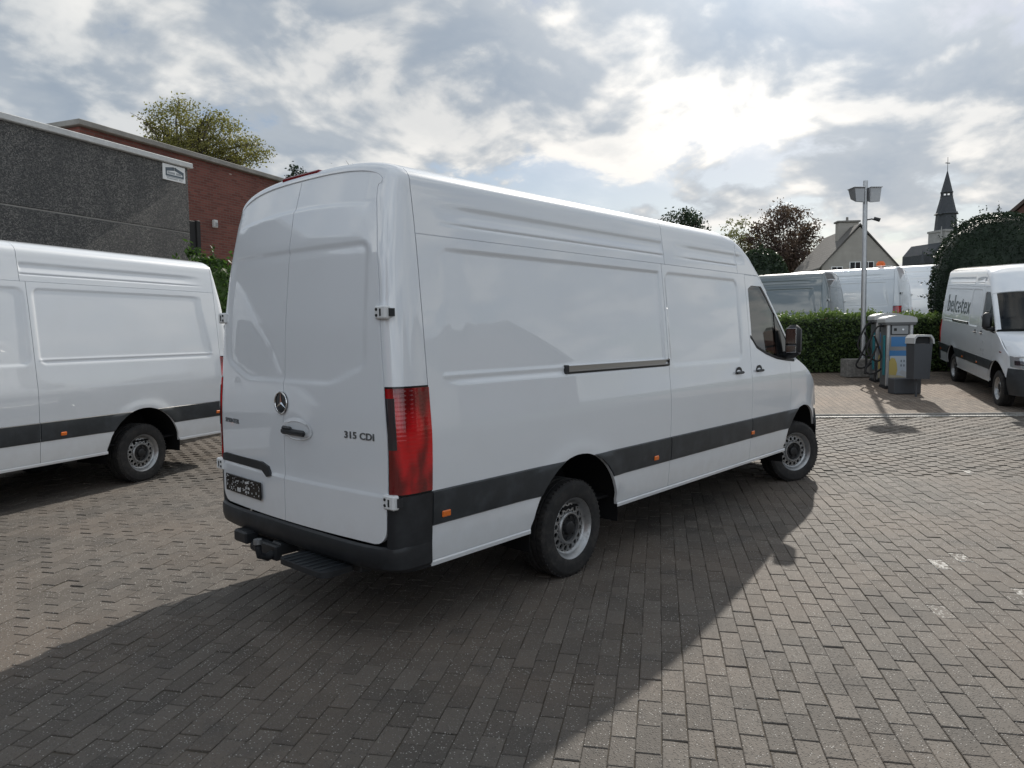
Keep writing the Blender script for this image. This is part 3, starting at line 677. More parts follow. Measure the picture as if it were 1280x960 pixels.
        # wheel housings
        for xa in (XA, XF):
            mb = MB(); n = 24; rr = AR+.012; V = []; F = []
            for yy in (.975*taper(xa), .50):
                for k in range(n+1):
                    a = -.15+(PI+.3)*k/n; V.append((xa+rr*math.cos(a), s*yy, AZ+rr*math.sin(a)))
            F = [(k, k+1, n+1+k+1, n+1+k) for k in range(n)] + [tuple(range(n+1, 2*n+2))]
            mb.add(V, F); mb.build('wheel_housing', 'interior_dark', root, 50)
        add_wheel(root, (XA, s*.835, .345), s); add_wheel(root, (XF, s*.845, .345), s, steer)
        # mud flap behind the rear wheel opening
    # sliding door rail on the right
    if rail:
        mb = MB(); xa, xb = XA-.13, s1-.004; yb = -(sy(XA+.5, 1.49)); rl = None
        mb.box((xa+.03, yb-.022, 1.473), (xb-.012, yb+.02, 1.478)); mb.box((xa+.03, yb-.022, 1.508), (xb-.012, yb+.02, 1.5145)); mb.box((xa+.03, yb-.010, 1.4785), (xb-.012, yb+.02, 1.5075))
        rl = mb.build('sliding_rail', 'rail_metal', root)
        mb = MB(); mb.box((xa-.004, yb-.024, 1.460), (xa+.032, yb+.02, 1.521), .005); mb.box((xb-.014, yb-.024, 1.462), (xb, yb+.02, 1.518), .003); mb.build('rail_end_cap', 'black_plastic', rl)
        mb = MB(); mb.box((xa+.03, yb-.016, 1.459), (xb-.012, yb+.02, 1.4725)); mb.build('rail_seal', 'black_plastic', rl)
    # ---------------------------------------------------------------- roof
    def ridge(x): return float(np.interp(x-dF if x > s2-.3 else 3.0, [3.0, 4.0, 4.4, 4.56, 4.72, 4.87, 5.06, 5.3, 5.54, 5.72, 5.80], [2.56, 2.56, 2.545, 2.50, 2.42, 2.32, 2.16, 1.925, 1.675, 1.475, 1.40]))
    def capb(x): return float(np.interp(x-dF, [4.4, 4.7, 5.0, 5.2], [0, .10, .30, .35]))
    def caph(x): return float(np.interp(x-dF, [4.4, 4.7, 4.9, 5.1, 5.3], [.205, .19, .13, .075, .055]))
    def capp(x): return float(np.interp(x-dF, [4.4, 4.8, 5.2], [3.0, 2.6, 2.2]))
    def groove(x, z, xa, xb):
        d = 0
        if xa+.16 < x < xb:
            e = min(1, (x-xa-.16)/.35, (xb-x)/.02)
            d += .0065*e*math.exp(-((z-2.382)/.008)**2)
            d += .010*e*(1-sstep(2.470, 2.512, z))*sstep(2.392, 2.45, z)
        return d
    def roof_section(name, x0, x1, m=P, cap=False):
        zz = [2.311, 2.33, 2.35] + cluster(2.382, -.024, .025, .006) + [2.415, 2.43, 2.45, 2.472, 2.48, 2.488, 2.496, 2.504, 2.515, 2.535]
        th = list(np.linspace(0, PI/2, 15))[1:]
        xs = uniq(list(np.arange(x0, x1, .12)) + cluster(x0+.16, 0, .28, .03) + [x1-.04, x1-.02, x1-.01], x0, x1) if not cap else list(np.linspace(x0, x1, 22))
        prm = [('s', z) for z in zz] + [('t', 0.0)] + [('t', a) for a in th]
        full = [(-1, q) for q in prm] + [(1, q) for q in reversed(prm[:-1])]
        def fn(x, j):
            s, (k, v) = full[j]
            zsx = ridge(x); lo = min(2.311, zsx-.006) if cap else 2.311
            if k == 's':
                z = lo+(v-2.311)/(2.535-2.311)*(zsx-.002-lo) if cap else v
                e = (1-sstep(dF+4.4, dF+4.62, x)) if cap else 1
                return (x, s*(Wz(z)-(groove(x, z, x0, x1)*e if not cap else .014*e*(1-sstep(2.475, 2.505, z))*sstep(2.40, 2.43, z))), z)
            p_ = capp(x) if cap else 3.0; h_ = caph(x) if cap else .205; bw = capb(x) if cap else 0
            f = math.cos(v)**(2/p_) if v < PI/2-1e-6 else 0.0; zo = h_*math.sin(v)**(2/p_)
            return (x+bw*(1-f*f), s*f*Wz(zsx), zsx+zo)
        V, F = grid(fn, xs, range(len(full)), lambda p: (p[0]+(.02 if p[0] < (x0+x1)/2 else -.02)*0, p[1]*.98, p[2]-.018))
        return mk(name, V, F, m, root, 40)
    xc = dF+4.405
    roof_section('roof_panel', XR+G, s1+.055); roof_section('roof_panel', s1+.061, xc-G); roof_section('roof_cap', xc+G, dF+5.075, cap=True)
    # windscreen, hood
    th = list(np.linspace(0.02, PI/2, 13)); full = [(-1, a) for a in th] + [(1, a) for a in reversed(th[:-1])]
    def wsf(x, j):
        s, a = full[j]; p_ = capp(x); f = math.cos(a)**(2/p_) if a < PI/2-1e-6 else 0.0
        return (x+capb(x)*(1-f*f), s*f*Wz(ridge(x))*.995, ridge(x)+caph(x)*math.sin(a)**(2/p_))
    V, F = grid(wsf, list(np.linspace(dF+5.082, dF+5.735, 18)), range(len(full)))
    n_ = len(full)
    wsP = []; wsG = []; wsQ = []
    for f in F:
        j = min(i % n_ for i in f)
        (wsG if 3 <= j < n_-4 else wsP if j < 3 else wsQ).append(f)
    mks('windscreen', V, wsG, 'windscreen_glass', root, 40); mks('windscreen_pillar', V, wsP, P, root, 40); mks('windscreen_pillar', V, wsQ, P, root, 40)
    xfr = lambda fy: dF+5.9+1.07*(max(0, 1-abs(fy)**3))**(1/3)
    def hf(k, f):
        e = k/12; yb = Wz(1.40); yf = .937*Wz(1.0)
        xb_ = dF+5.745+.35*(1-f*f); xf_ = xfr(f*.937)-.05*(1-f*f)
        return ((1-e)*xb_+e*xf_, f*((1-e)*yb+e*yf), (1-e)*(1.435+.03*(1-f*f))+e*(1.03+.06*(1-f*f))+.05*math.sin(PI*e)*(1)+.045*math.sin(PI*e)*(1-f*f))
    V, F = grid(hf, range(13), list(np.linspace(-1, 1, 23)), lambda p: (p[0], p[1], p[2]-.02), flip=True)
    hood = mk('hood', V, F, P, root, 40)
    mb = MB(); mb.prism([(-.45, -.03), (.45, -.03), (.38, .03), (-.38, .03)], 0, .012, axis=2); o = mb.build('hood_vent', 'black_plastic', hood); o.location = (dF+6.22, 0, 1.485); o.rotation_euler = (0, .18, PI/2)
    # front face
    def ff(a, k, z0, z1, off=0.0, K=10):
        z = z0+(z1-z0)*k/K; wz = Wz(min(z, 1.0)); ca = math.cos(a); sg = 1 if ca >= 0 else -1
        lean = .10*sstep(.8, 1.1, z)*math.sin(a) + .03*sstep(.5, .3, z)*math.sin(a)*-1*0
        x = dF+5.9+1.07*abs(math.sin(a))**(2/3)-lean; y = -sg*wz*abs(ca)**(2/3)
        return (x+off*math.sin(a), y-sg*off*abs(ca), z)
    A0 = math.asin(((6.5-5.9)/1.07)**1.5)
    an = list(np.linspace(A0, PI-A0, 41))
    V, F = grid(lambda a, k: ff(a, k, .70, 1.03), an, range(11), flip=False); mk('front_panel', V, F, P, root, 40)
    anb = list(np.linspace(.08, PI-.08, 51))
    def bf(a, k):
        p_ = ff(a, k, .30, .80, .012+.03*math.sin(PI*k/10)); return p_
    V, F = grid(bf, list(np.linspace(A0*.98, PI-A0*.98, 41)), range(11), lambda p: (p[0]-.05, p[1]*.97, p[2])); mk('front_bumper', V, F, 'strip_plastic', root, 40)
    for s in (0, 1):
        aa = [(.30, A0*1.0)]; a0_, a1_ = math.asin((max(0, (XF+AR+.02-dF-5.9))/1.07)**1.5), A0*1.02
        if s: a0_, a1_ = PI-a0_, PI-a1_
        V, F = grid(lambda a, k: ff(a, k, .36, .64, .010), list(np.linspace(a0_, a1_, 8)), range(11), flip=bool(s)); mk('bumper_corner', V, F, 'strip_plastic', root, 40)
    V, F = grid(lambda a, k: ff(a, k, .72, 1.0, .028), list(np.linspace(1.02, PI-1.02, 21)), range(11), lambda p: (p[0]-.04, p[1], p[2])); gr = mk('grille', V, F, 'dark_gloss', root, 40)
    for zz in (.76, .83, .90, .965):
        V, F = grid(lambda a, k: ff(a, k, zz-.012, zz+.012, .042), list(np.linspace(1.06, PI-1.06, 17)), range(11), lambda p: (p[0]-.03, p[1], p[2])); mk('grille_bar', V, F, 'chrome' if zz > .95 else 'black_plastic', gr, 40)
    emblem(root, (dF+7.0, 0, .87), .095, facing=1)
    for s in (0, 1):
        a0_, a1_ = (.50, .98); rngA = np.linspace(a0_, a1_, 12) if not s else np.linspace(PI-a0_, PI-a1_, 12)
        def hl(a, k):
            e = (min(a, PI-a)-a0_)/(a1_-a0_); return ff(a, k, .84-.06*e, 1.035-.05*e, .014)
        V, F = grid(hl, list(rngA), range(11), lambda p: (p[0]-.03, p[1]*.98, p[2]), flip=bool(s)); h = mk('headlight', V, F, 'headlight_glass', root, 40)
        V, F = grid(lambda a, k: ff(a, k, .875, .955, .020), list(rngA)[3:9], range(11), lambda p: (p[0]-.01, p[1], p[2]), flip=bool(s)); mk('headlight_reflector', V, F, 'smoke_lens', h, 40)
        sg = -1 if not s else 1
        mb = MB(); mb.box((dF+6.90, sg*.60-.07, .46), (dF+6.955, sg*.60+.07, .53), .015); mb.build('fog_lamp', 'headlight_glass', root)
    # ---------------------------------------------------------------- rear corner frame and doors
    lean = lambda z: lk*float(np.interp(z, [0, .6, 1.3, 1.8, 2.2, 2.5, 2.7, 2.8], [0, 0, 0, .022, .062, .115, .17, .20]))
    bow = lambda y: -.055*(1-min(1, abs(y)/.95)**2)
    def insz(z, nz=0.0): return float(np.interp(z, [.4, 1.4, 2.0, 2.5, 2.8], [.075, .082, .09, .12, .12]))*(1-.52*nz*nz)
    prof = [('s', z) for z in list(np.linspace(.60, 2.50, 30))] + [('t', a) for a in list(np.linspace(0, PI/2, 18))]
    def base(k, v):
        if k == 's': return Wz(v), v, -1.0, 0.0
        f = math.cos(v)**(2/3) if v < PI/2-1e-6 else 0.0; zo = math.sin(v)**(2/3)
        ny, nz = -(f**2)/.86, -(zo**2)/.205; l_ = math.hypot(ny, nz); return f*Wz(2.56), 2.56+.205*zo, ny/l_, nz/l_
    def frame(k, v, a, off=0.0):
        y, z, ny, nz = base(k, v); ca, sa = max(0.0, math.cos(a))**.72, max(0.0, math.sin(a))**.72; i_ = insz(z, nz)*(1-ca)-off*math.cos(a)
        y2, z2 = y+ny*i_, z+nz*i_
        xr = lean(z2)+bow(y2); return (XR*(1-sa)+xr*sa-off*math.sin(a), y2, z2)
    al = [0, .03, .1, .2, .35, .55, .785, 1.02, 1.22, 1.37, 1.47, 1.54, PI/2]
    full = [(-1, q) for q in prof] + [(1, q) for q in reversed(prof[:-1])]
    full2 = [q for q in full if not (q[1][0] == 's' and q[1][1] < .86)]
    def fr(j, a):
        s, (k, v) = full2[j]; x, y, z = frame(k, v, a); return (x-.0*1, s*y, z)
    V, F = grid(fr, range(len(full2)), al, lambda p: (p[0]+.02, p[1]*.985, p[2]-(.015 if p[2] > 2.6 else 0)), flip=False)
    V = [(x if x < XR-.0005 else XR-G, y, z) for x, y, z in V]
    mk('rear_frame', V, F, P, root, 40)
    # door outline
    ys_ = []; zs2 = []
    for k, v in prof: x, y, z = frame(k, v, PI/2); ys_.append(y); zs2.append(z)
    ztop = max(zs2); ia = zs2.index(ztop)
    yo = np.array(ys_); zo_ = np.array(zs2)
    def yd(z, zb=.585, rb=.09):
        y = float(np.interp(z, zo_[:ia+1], yo[:ia+1])) if z < zo_[ia] else yo[ia]
        if z < zb+rb: y -= rb*(1-math.sqrt(max(0, 1-((zb+rb-z)/rb)**2)))
        return y-.005
    zsamp = uniq(list(np.arange(.58, 2.6, .07)) + list(.585+.09*(1-np.cos(np.linspace(0, PI/2, 9)))) + list(zo_[30:]) + cluster(2.25, -.09, .03, .012) + cluster(1.47, -.03, .12, .012) + cluster(.855, -.02, .02, .01) + cluster(2.515, -.03, .03, .01) , .585, ztop-.006, .005)
    def rsurf(y, z):
        d = 0
        ay = abs(y-.03)
        # recessed window field, bowed crease at the top and the number plate recess
        q = rrect(ay, z, -.9, .775-.03*(z-1.46), 1.463-0.0+.10*sstep(.42, .80, ay), 2.262, .06); d += .010*(1-sstep(-.014, .014, q))
        d += .010*sstep(2.505, 2.525, z+.05*(ay/.8)**2)*sstep(.80, .66, ay)
        d -= .008*sstep(.87, .855, z)
        return lean(z)+bow(y)+d
    for s, nm in ((1, 'left'), (-1, 'right')):
        us = uniq(list(np.linspace(0, 1, 26)) + [.78, .80, .82, .84, .86, .88, .90, .92, .47, .5, .53, .56], 0, 1, .006)
        seam = .03
        def fn(z, u):
            e = yd(z); y = seam+s*.003+(s*e-seam-s*.003)*u; return (rsurf(y, z)-.002, y, z)
        V, F = grid(fn, zsamp, us, lambda p: (p[0]+.024, p[1], p[2]), flip=(s < 0))
        rd = mk('rear_door', V, F, P, root, 40)
        # hinges
        for zc_, hh in ((1.865, .036), (.835, .040)):
            mb = MB(); ye = yd(zc_); xx = lean(zc_)+bow(ye)
            ya, yb = sorted((s*(ye-.018), s*(ye+.075))); mb.box((xx-.026, ya, zc_-hh), (xx+.02, yb, zc_+hh), .008); h = mb.build('hinge', 'hinge_paint', root)
            mb = MB()
            for dz in (-.016, .016): mb.cyl((xx-.0262, s*(ye+.004), zc_+dz), (xx-.030, s*(ye+.004), zc_+dz), .0085, .0085, 10)
            mb.box((xx-.0285, min(s*(ye+.030), s*(ye+.042)), zc_-.020), (xx-.0262, max(s*(ye+.030), s*(ye+.042)), zc_+.020)); mb.build('hinge_bolt', 'black_plastic', h)
            mb = MB(); mb.box((xx+.0, min(s*(ye+.0755), s*(ye+.086)), zc_-hh*.6), (xx+.035, max(s*(ye+.0755), s*(ye+.086)), zc_+hh*.6)); mb.build('hinge_stop', 'black_plastic', h)
        if s < 0:
            # handle
            n = 28; yc, zc_ = -.115, 1.165; x0 = rsurf(yc, zc_)-.004
            V = [(x0-.0005, yc+.165*math.cos(2*PI*k/n), zc_+.068*math.sin(2*PI*k/n)*(1.15 if math.sin(2*PI*k/n) > 0 else .9)) for k in range(n)] + [(x0-.003, yc+.145*math.cos(2*PI*k/n), zc_+.056*math.sin(2*PI*k/n)) for k in range(n)] + [(x0+.028, yc+.09*math.cos(2*PI*k/n), zc_+.034*math.sin(2*PI*k/n)) for k in range(n)]
            F = [(k, (k+1) % n, n+(k+1) % n, n+k) for k in range(n)] + [(n+k, n+(k+1) % n, 2*n+(k+1) % n, 2*n+k) for k in range(n)] + [tuple(range(2*n, 3*n))]
            mk('handle_cup', V, F, P, rd, 50)
            mb = MB(); mb.box((x0-.040, -.245, 1.138), (x0-.016, .012, 1.176), .014); mb.box((x0-.040, -.10, 1.165), (x0-.0165, -.0, 1.190), .010); mb.build('door_handle', 'black_plastic', rd, 40)
            if badges:
                mt = Matrix.Translation((rsurf(-.70, 1.18)-.003, -.70, 1.178)) @ Matrix.Rotation(.085, 4, 'Z') @ Matrix(((0, 0, -1, 0), (-1, 0, 0, 0), (0, 1, 0, 0), (0, 0, 0, 1)))
                text_mesh('badge_lettering', '315 CDI', .054, 'lettering_grey', rd, mt, .003, xs=1.28, spacing=1.05, bold=.001)
            emblem(root, (rsurf(.03, 1.325)-.006, .045, 1.325), .071, facing=-1)
        else:
            if badges:
                mt = Matrix.Translation((rsurf(.75, 1.16)-.003, .745, 1.158)) @ Matrix.Rotation(-.095, 4, 'Z') @ Matrix(((0, 0, -1, 0), (-1, 0, 0, 0), (0, 1, 0, 0), (0, 0, 0, 1)))
                text_mesh('badge_lettering', 'SPRINTER', .042, 'lettering_grey', rd, mt, .003, xs=1.2, spacing=1.05, bold=.0008)
            mb = MB(); mb.prism([(.90, .872), (.90, .915), (.86, .925), (.30, .925), (.22, .905), (.18, .85), (.24, .835), (.30, .872)], -.018, .045, axis=0)
            V = [(x+bow(y), y, z) for x, y, z in mb.V]; mk('plate_lamp_trim', V, mb.F, 'black_plastic', rd)
            mb = MB(); mb.box((-.055, .30, .67), (-.046, .82, .79), .004)
            V = [(x+bow(y)*.9+.02, y, z) for x, y, z in mb.V]; npl = mk('number_plate', V, mb.F, 'plate_black', root)
            if plate:
                rp = random.Random(5); mb = MB()
                for k in range(90):
                    y = rp.uniform(.315, .805); z = rp.uniform(.68, .78); w_ = rp.uniform(.002, .006); h_ = rp.uniform(.002, .005); x = -.0352+bow(y)*.9
                    mb.add([(x, y-w_, z-h_), (x, y+w_, z-h_), (x, y+w_, z+h_), (x, y-w_, z+h_)], [(3, 2, 1, 0)])
                for (y, z) in ((.622, .70), (.594, .70), (.50, .70), (.468, .70), (.50, .728), (.468, .728), (.505, .76), (.475, .765)):
                    x = -.0353+bow(y)*.9; w_, h_ = (.011, .014) if y > .55 else (.009, .008); mb.add([(x, y-w_, z-h_), (x, y+w_, z-h_), (x, y+w_, z+h_), (x, y-w_, z+h_)], [(3, 2, 1, 0)])
                tag(mk('plate_marks', mb.V, mb.F, 'speck_white', npl), kind='stuff')
        # tail lamp
        zl = list(np.linspace(.872, 1.452, 22)); 
        def tl(z, a, off=.008): x, y, zz_ = frame('s', z, a, off); return (x, s*y, zz_)
        aa = list(np.linspace(.0, 1.50, 14))
        V, F = grid(lambda z, a: tl(z, a, .008+.004*math.sin(2*a)), zl, aa, lambda p: (p[0]+.012, p[1]*.985, p[2]), flip=(s > 0)); lamp = mk('tail_lamp', V, F, 'red_lens', root, 40)
        V, F = grid(lambda z, a: tl(z, a, .0132), list(np.linspace(1.12, 1.40, 8)), list(np.linspace(1.06, 1.48, 5)), lambda p: (p[0]+.008, p[1], p[2]), flip=(s > 0)); mk('reversing_lens', V, F, 'smoke_lens', lamp, 40)
        V, F = grid(lambda z, a: tl(z, a, .0135), [.93, .96, .99, 1.02], list(np.linspace(.25, 1.0, 8)), lambda p: (p[0]+.008, p[1], p[2]), flip=(s > 0)); mk('reflector', V, F, 'red_lens', lamp, 40)
        V, F = grid(lambda z, a: tl(z, a, .0025), list(np.linspace(.862, 1.462, 8)), list(np.linspace(.0, 1.565, 10)), flip=(s > 0)); mk('lamp_seal', V, F, 'dark_gloss', lamp, 40)
        mb = MB(); ya, yb = sorted((s*.68, s*.905)); mb.box((.016, ya, .56), (.05, yb, .70)); mb.build('bumper_filler', 'black_plastic', root)
        # bumper corner
        V, F = grid(lambda z, a: (lambda q: (q[0], s*q[1], q[2]))(frame('s', z, a, .010)), list(np.linspace(.56, .860, 6)), list(np.linspace(-.0, PI/2, 9)), lambda p: (p[0]+.02, p[1]*.98, p[2]), flip=(s > 0)); mk('bumper_corner', V, F, 'black_plastic', root, 40)
    # rear bumper beam
    def bmp(t_, k):
        # plan curve: from the side (x = XR) round the corner to the other side
        y = 1.0*math.sin(t_*PI/2); ay = abs(y); e = (1-ay**5.0)**(1/5.0) if ay < 1 else 0
        hh = [(.0, .572, .055), (-.012, .578, .0), (-.035, .570, 0), (-.042, .55, 0), (-.042, .50, 0), (-.028, .455, 0), (.0, .435, 0), (.06, .425, 0)][k]
        wy = Wz(.55)+.012
        return (XR-(XR+.052-hh[0])*e, wy*y-(0.02 if k > 5 else 0)*y, hh[1] if k < 6 or ay < .97 else hh[1])
    V, F = grid(bmp, list(np.linspace(-1, 1, 49)), range(8), flip=False); bp = mk('rear_bumper', V, F, 'black_plastic', root, 40)
    for s in (-1, 1):
        mb = MB(); mb.box((-.062, min(s*.56, s*.80), .487), (-.02, max(s*.56, s*.80), .517), .006); V = [(x+.05*(abs(y)/.8)**4*1.0, y, z) for x, y, z in mb.V]; mk('reflector', V, mb.F, 'dark_red', bp)
    mb = MB(); mb.box((lean(2.73)-.045, -.19+.06, 2.724), (lean(2.73)+.05, .22+.06, 2.758), .008); mb.build('brake_lamp', 'dark_red', root)
    # inner structure
    mb = MB(); mb.box((.16, -.58, .36), (XF+.7, .58, .47)); mb.box((.20, -.93, .42), (XA-AR-.02, .93, .47)); mb.box((XA+AR+.02, -.93, .40), (XF-AR-.02, .93, .46)); mb.build('underbody', 'interior_dark', root)
    mb = MB(); mb.box((s2-.12, -.86, .47), (s2-.09, .86, 2.50)); mb.build('bulkhead', 'cab_trim', root)
    mb = MB(); mb.box((.30, -.90, .48), (s2-.13, .90, .50)); mb.build('load_floor', 'interior_dark', root)
    mb = MB(); mb.prism([(XF-.62, 1.05), (XF-.50, 1.28), (XF-.10, 1.36), (XF+.10, 1.38), (XF+.3, .9), (XF-.3, .8)], -.86, .86); mb.build('dashboard', 'cab_trim', root)
    mb = MB(); mb.tube([(XF-.70+.05*math.sin(a), .42+.2*math.cos(a), 1.20+.18*math.sin(a)) for a in np.linspace(0, 2*PI, 20)], .016, 6); mb.build('steering_wheel', 'black_plastic', root)
    for y in (-.45, .45):
        mb = MB(); mb.box((s2+.02, y-.25, .80), (s2+.55, y+.25, 1.0), .05); mb.build('seat', 'cab_trim', root)
        mb = MB(); mb.box((s2-.02, y-.24, 1.0), (s2+.14, y+.24, 1.62), .05); mb.box((s2+.0, y-.13, 1.64), (s2+.10, y+.13, 1.84), .04); mb.build('seat_back', 'cab_trim', root)
    if tow:
        th = empty('tow_hitch', (0, 0, 0), 0, root)
        mb = MB(); mb.box((-.10, .05, .36), (.25, .15, .44), .01); mb.box((.02, -.62, .36), (.12, .62, .44), .01); mb.build('hitch_beam', 'black_plastic', th)
        mb = MB(); mb.tube([(-.08, .10, .38), (-.16, .10, .36), (-.21, .10, .38), (-.22, .10, .43)], [.03, .026, .022, .02], 10); mb.cyl((-.22, .10, .425), (-.22, .10, .445), .022, .022); mb.box((-.13, .05, .33), (-.08, .26, .43), .01); mb.build('ball_neck', 'black_plastic', th, 40)
        mb = MB(); mb.tube([(-.22+.027*math.cos(a)*0, .10, .455+.0) for a in (0,)]+[(-.22, .10, .485)], .026, 12); mb.build('ball', 'steel_panel', th, 60)
        mb = MB(); mb.box((-.14, .40, .375), (-.04, .56, .455), .012); mb.box((-.06, .26, .36), (-.02, .50, .41)); mb.box((-.12, .30, .33), (-.04, .40, .40), .02); mb.build('socket', 'black_plastic', th)
        mb = MB(); n = 7; poly = []
        for (cx_, cy_, a0) in ((-.175, -.56, PI), (-.06, -.56, 1.5*PI), (-.06, -.20, 0), (-.175, -.20, .5*PI)):
            for k in range(n): a = a0+PI/2*k/(n-1); poly.append((cx_+.06*math.cos(a), cy_+.06*math.sin(a)))
        mb.prism(poly, .392, .424, axis=2); mb.box((-.12, -.50, .396), (.08, -.44, .420)); mb.box((-.12, -.30, .396), (.08, -.24, .420)); st = mb.build('step_plate', 'black_plastic', th)
        mb = MB()
        for k in range(7): mb.box((-.222, -.56+k*.058, .4245), (-.02, -.545+k*.058, .430))
        mb.build('step_rib', 'strip_plastic', th)
    return root
def emblem(parent, loc, r, facing=-1):
    e = empty('star_emblem', loc, 0 if facing < 0 else PI, parent)
    key = 'emb%.3f' % r
    ring = MB(); V = []; F = []; n, k_ = 36, 8
    for i in range(n):
        a = 2*PI*i/n
        for j in range(k_):
            b_ = 2*PI*j/k_; rr = r*.94+r*.07*math.cos(b_); V.append((-.006+r*.07*math.sin(b_), rr*math.cos(a), rr*math.sin(a)))
    F = [(i*k_+j, ((i+1) % n)*k_+j, ((i+1) % n)*k_+(j+1) % k_, i*k_+(j+1) % k_) for i in range(n) for j in range(k_)]
    ring.add(V, F)
    for q in range(3):
        a = PI/2+q*2*PI/3; tip = (r*.93*math.cos(a), r*.93*math.sin(a)); h = r*.13
        l1 = (h*math.cos(a+PI/3), h*math.sin(a+PI/3)); l2 = (h*math.cos(a-PI/3), h*math.sin(a-PI/3))
        ring.add([(-.012, 0, 0), (-.004, *l1), (-.006, *tip), (-.004, *l2)], [(0, 1, 2), (0, 2, 3)])
    ring.build('emblem_ring', 'chrome', e, 40)
    bk = MB(); bk.cyl((.006, 0, 0), (-.003, 0, 0), r*.98, r*.92, 32); bk.build('emblem_back', 'dark_gloss', e, 40)
    return e
# ------------------------------------------------------------------ the vans
main = build_van(1.638, 5.963, rail=True, tow=True, steer=rad(-27))
tag(main, 'long white high-roof panel van with open-sky reflections, parked in the middle of the yard', 'van', 'white and grey panel vans')
main['label'] = 'long white panel van in the middle of the yard, 315 CDI on its door'
short = build_van(1.50, 5.165, soft=False, lk=1.35, rail=True, tow=False, steer=0.0, badges=False)
hd = rad(200.0)
def place(o, anchor, local, rz, z):
    """put the van so that its local (x, y) lies on the world point anchor"""
    c_, s_ = math.cos(rz), math.sin(rz)
    o.location = (anchor[0]-(c_*local[0]-s_*local[1]), anchor[1]-(s_*local[0]+c_*local[1]), z); o.rotation_euler = (0, 0, rz)
place(short, (1.05, 5.01), (1.50, .95), hd, 0.0)
tag(short, 'white panel van parked beside the dark pebble-dash wall, its side towards the yard', 'van', 'white and grey panel vans')
logo = copy_tree(short)
q0 = gpt(1249, 14.2); q1 = gpt(1193, 17.6)
hl_ = math.atan2(q0[1]-q1[1], q0[0]-q1[0])
place(logo, q0, (5.165, -.95), hl_, q0[2]); slope = (q0[2]-q1[2])/math.hypot(q0[0]-q1[0], q0[1]-q1[1])
logo.rotation_euler = (0, -math.atan(slope), hl_); logo.location.z = q0[2]-4.9*slope
tag(logo, 'white delivery van lettered belcotex on its side, facing the drain channel', 'van', 'white and grey panel vans')
# lettering on the delivery van
LM = lambda x, z: Matrix.Translation((x, -Wz(z)+.006, z)) @ Matrix.Rotation(rad(-5.0), 4, 'X') @ Matrix(((1, 0, 0, 0), (0, 0, -1, 0), (0, 1, 0, 0), (0, 0, 0, 1)))
lt = MB()
text_mesh('side_lettering', 'belc', .60, 'lettering_black', logo, LM(1.62, 1.86), .004, 'RIGHT', xs=1.0, spacing=1.08); text_mesh('side_lettering', 'tex', .60, 'lettering_black', logo, LM(1.92, 1.86), .004, 'LEFT', xs=1.0, spacing=1.08)
for (dx, dz) in ((-.01, .14), (.07, .07), (-.08, .04), (.0, -.04)):
    lt.cyl((1.77+dx, -Wz(1.76+dz)-.002, 1.76+dz), (1.77+dx, -Wz(1.76+dz)+.012, 1.76+dz), .035, .035, 14)
lt.build('logo_dots', 'lettering_black', logo)
for (dx, dz) in ((0, 1.15), (-.12, .98), (.06, .98), (.06, .90)):
    lt = MB(); lt.box((4.10+dx, -Wz(dz)-.003, dz), (4.18+dx, -Wz(dz)+.006, dz+.055)); lt.build('door_lettering', 'lettering_faint', logo)
lt = MB(); lt.box((5.30, -1.003, 1.06), (5.42, -.99, 1.085), .003); lt.build('fender_badge', 'dark_red', logo)
# vans behind the hedge
hv = rad(41.57+52.0)
grey = copy_tree(short)
swap = {}
def repaint(o):
    if o.type == 'MESH' and o.data.materials and o.data.materials[0] == M['white_paint']:
        if o.data.name not in swap:
            d = o.data.copy(); d.materials[0] = M['grey_paint']; swap[o.data.name] = d
        o.data = swap[o.data.name]
    for c in o.children: repaint(c)
repaint(grey)
for o, u, dep, lab in ((grey, 1031, 21.8, 'slate grey panel van behind the clipped hedge'), (copy_tree(short), 1121, 23.7, 'white panel van behind the hedge, between the grey van and the farther white one'), (copy_tree(short), 1215, 25.6, 'white panel van behind the hedge, partly hidden by the dark round yew')):
    q = gpt(u, dep); place(o, q, (.1, .95), hv, q[2]-.06); tag(o, lab, 'van', 'white and grey panel vans')
    for c in o.children:
        if c.name.startswith('number_plate'): pass

# ------------------------------------------------------------------ buildings to the left
ax = rad(20.0); AX = np.array([math.cos(ax), math.sin(ax), 0]); AN = np.array([math.cos(ax-PI/2), math.sin(ax-PI/2), 0])
def wall_line(off): return np.array([1.04, 5.0, 0.0]) - AN*off
def local_on(u, v, off):                              # (distance along the wall, height) of a pixel on the wall plane
    d = ray(u, v); p0 = wall_line(off); t_ = float((p0-CAM) @ AN)/float(d @ AN); q = CAM+d*t_-p0; return float(q @ AX), float(q[2])
hall = empty('workshop_hall', wall_line(4.0), ax); tag(hall, 'low flat-roofed workshop with dark pebble-dash wall panels and white coping', 'building')
xe, ztop_ = local_on(230.5, 205, 4.0); _, zj = local_on(232, 292, 4.0)
mb = MB(); mb.box((-16, .02, 0), (xe-.01, 9, zj-.01)); mb.build('core_wall', 'concrete', hall)
for i in range(4):
    a, b_ = xe-(i+1)*7.0, xe-i*7.0-.02
    for (za, zb_) in ((0.0, zj-.012), (zj+.012, ztop_-.10)):
        mb = MB(); mb.box((a, -.10, za), (b_, .02, zb_), .012); mb.build('wall_panel', 'pebble_dash', hall)
mb = MB(); mb.box((xe-28, .021, zj-.012), (xe-.03, 9.0, ztop_-.16)); mb.build('roof_block', 'concrete', hall)
mb = MB(); mb.box((xe-28, -.092, zj-.0115), (xe-.03, .019, zj+.0115)); mb.build('panel_joint', 'coping_grey', hall)
mb = MB(); mb.box((xe-28, -.17, ztop_-.10), (xe+.05, .25, ztop_), .01); mb.build('coping', 'coping_white', hall)
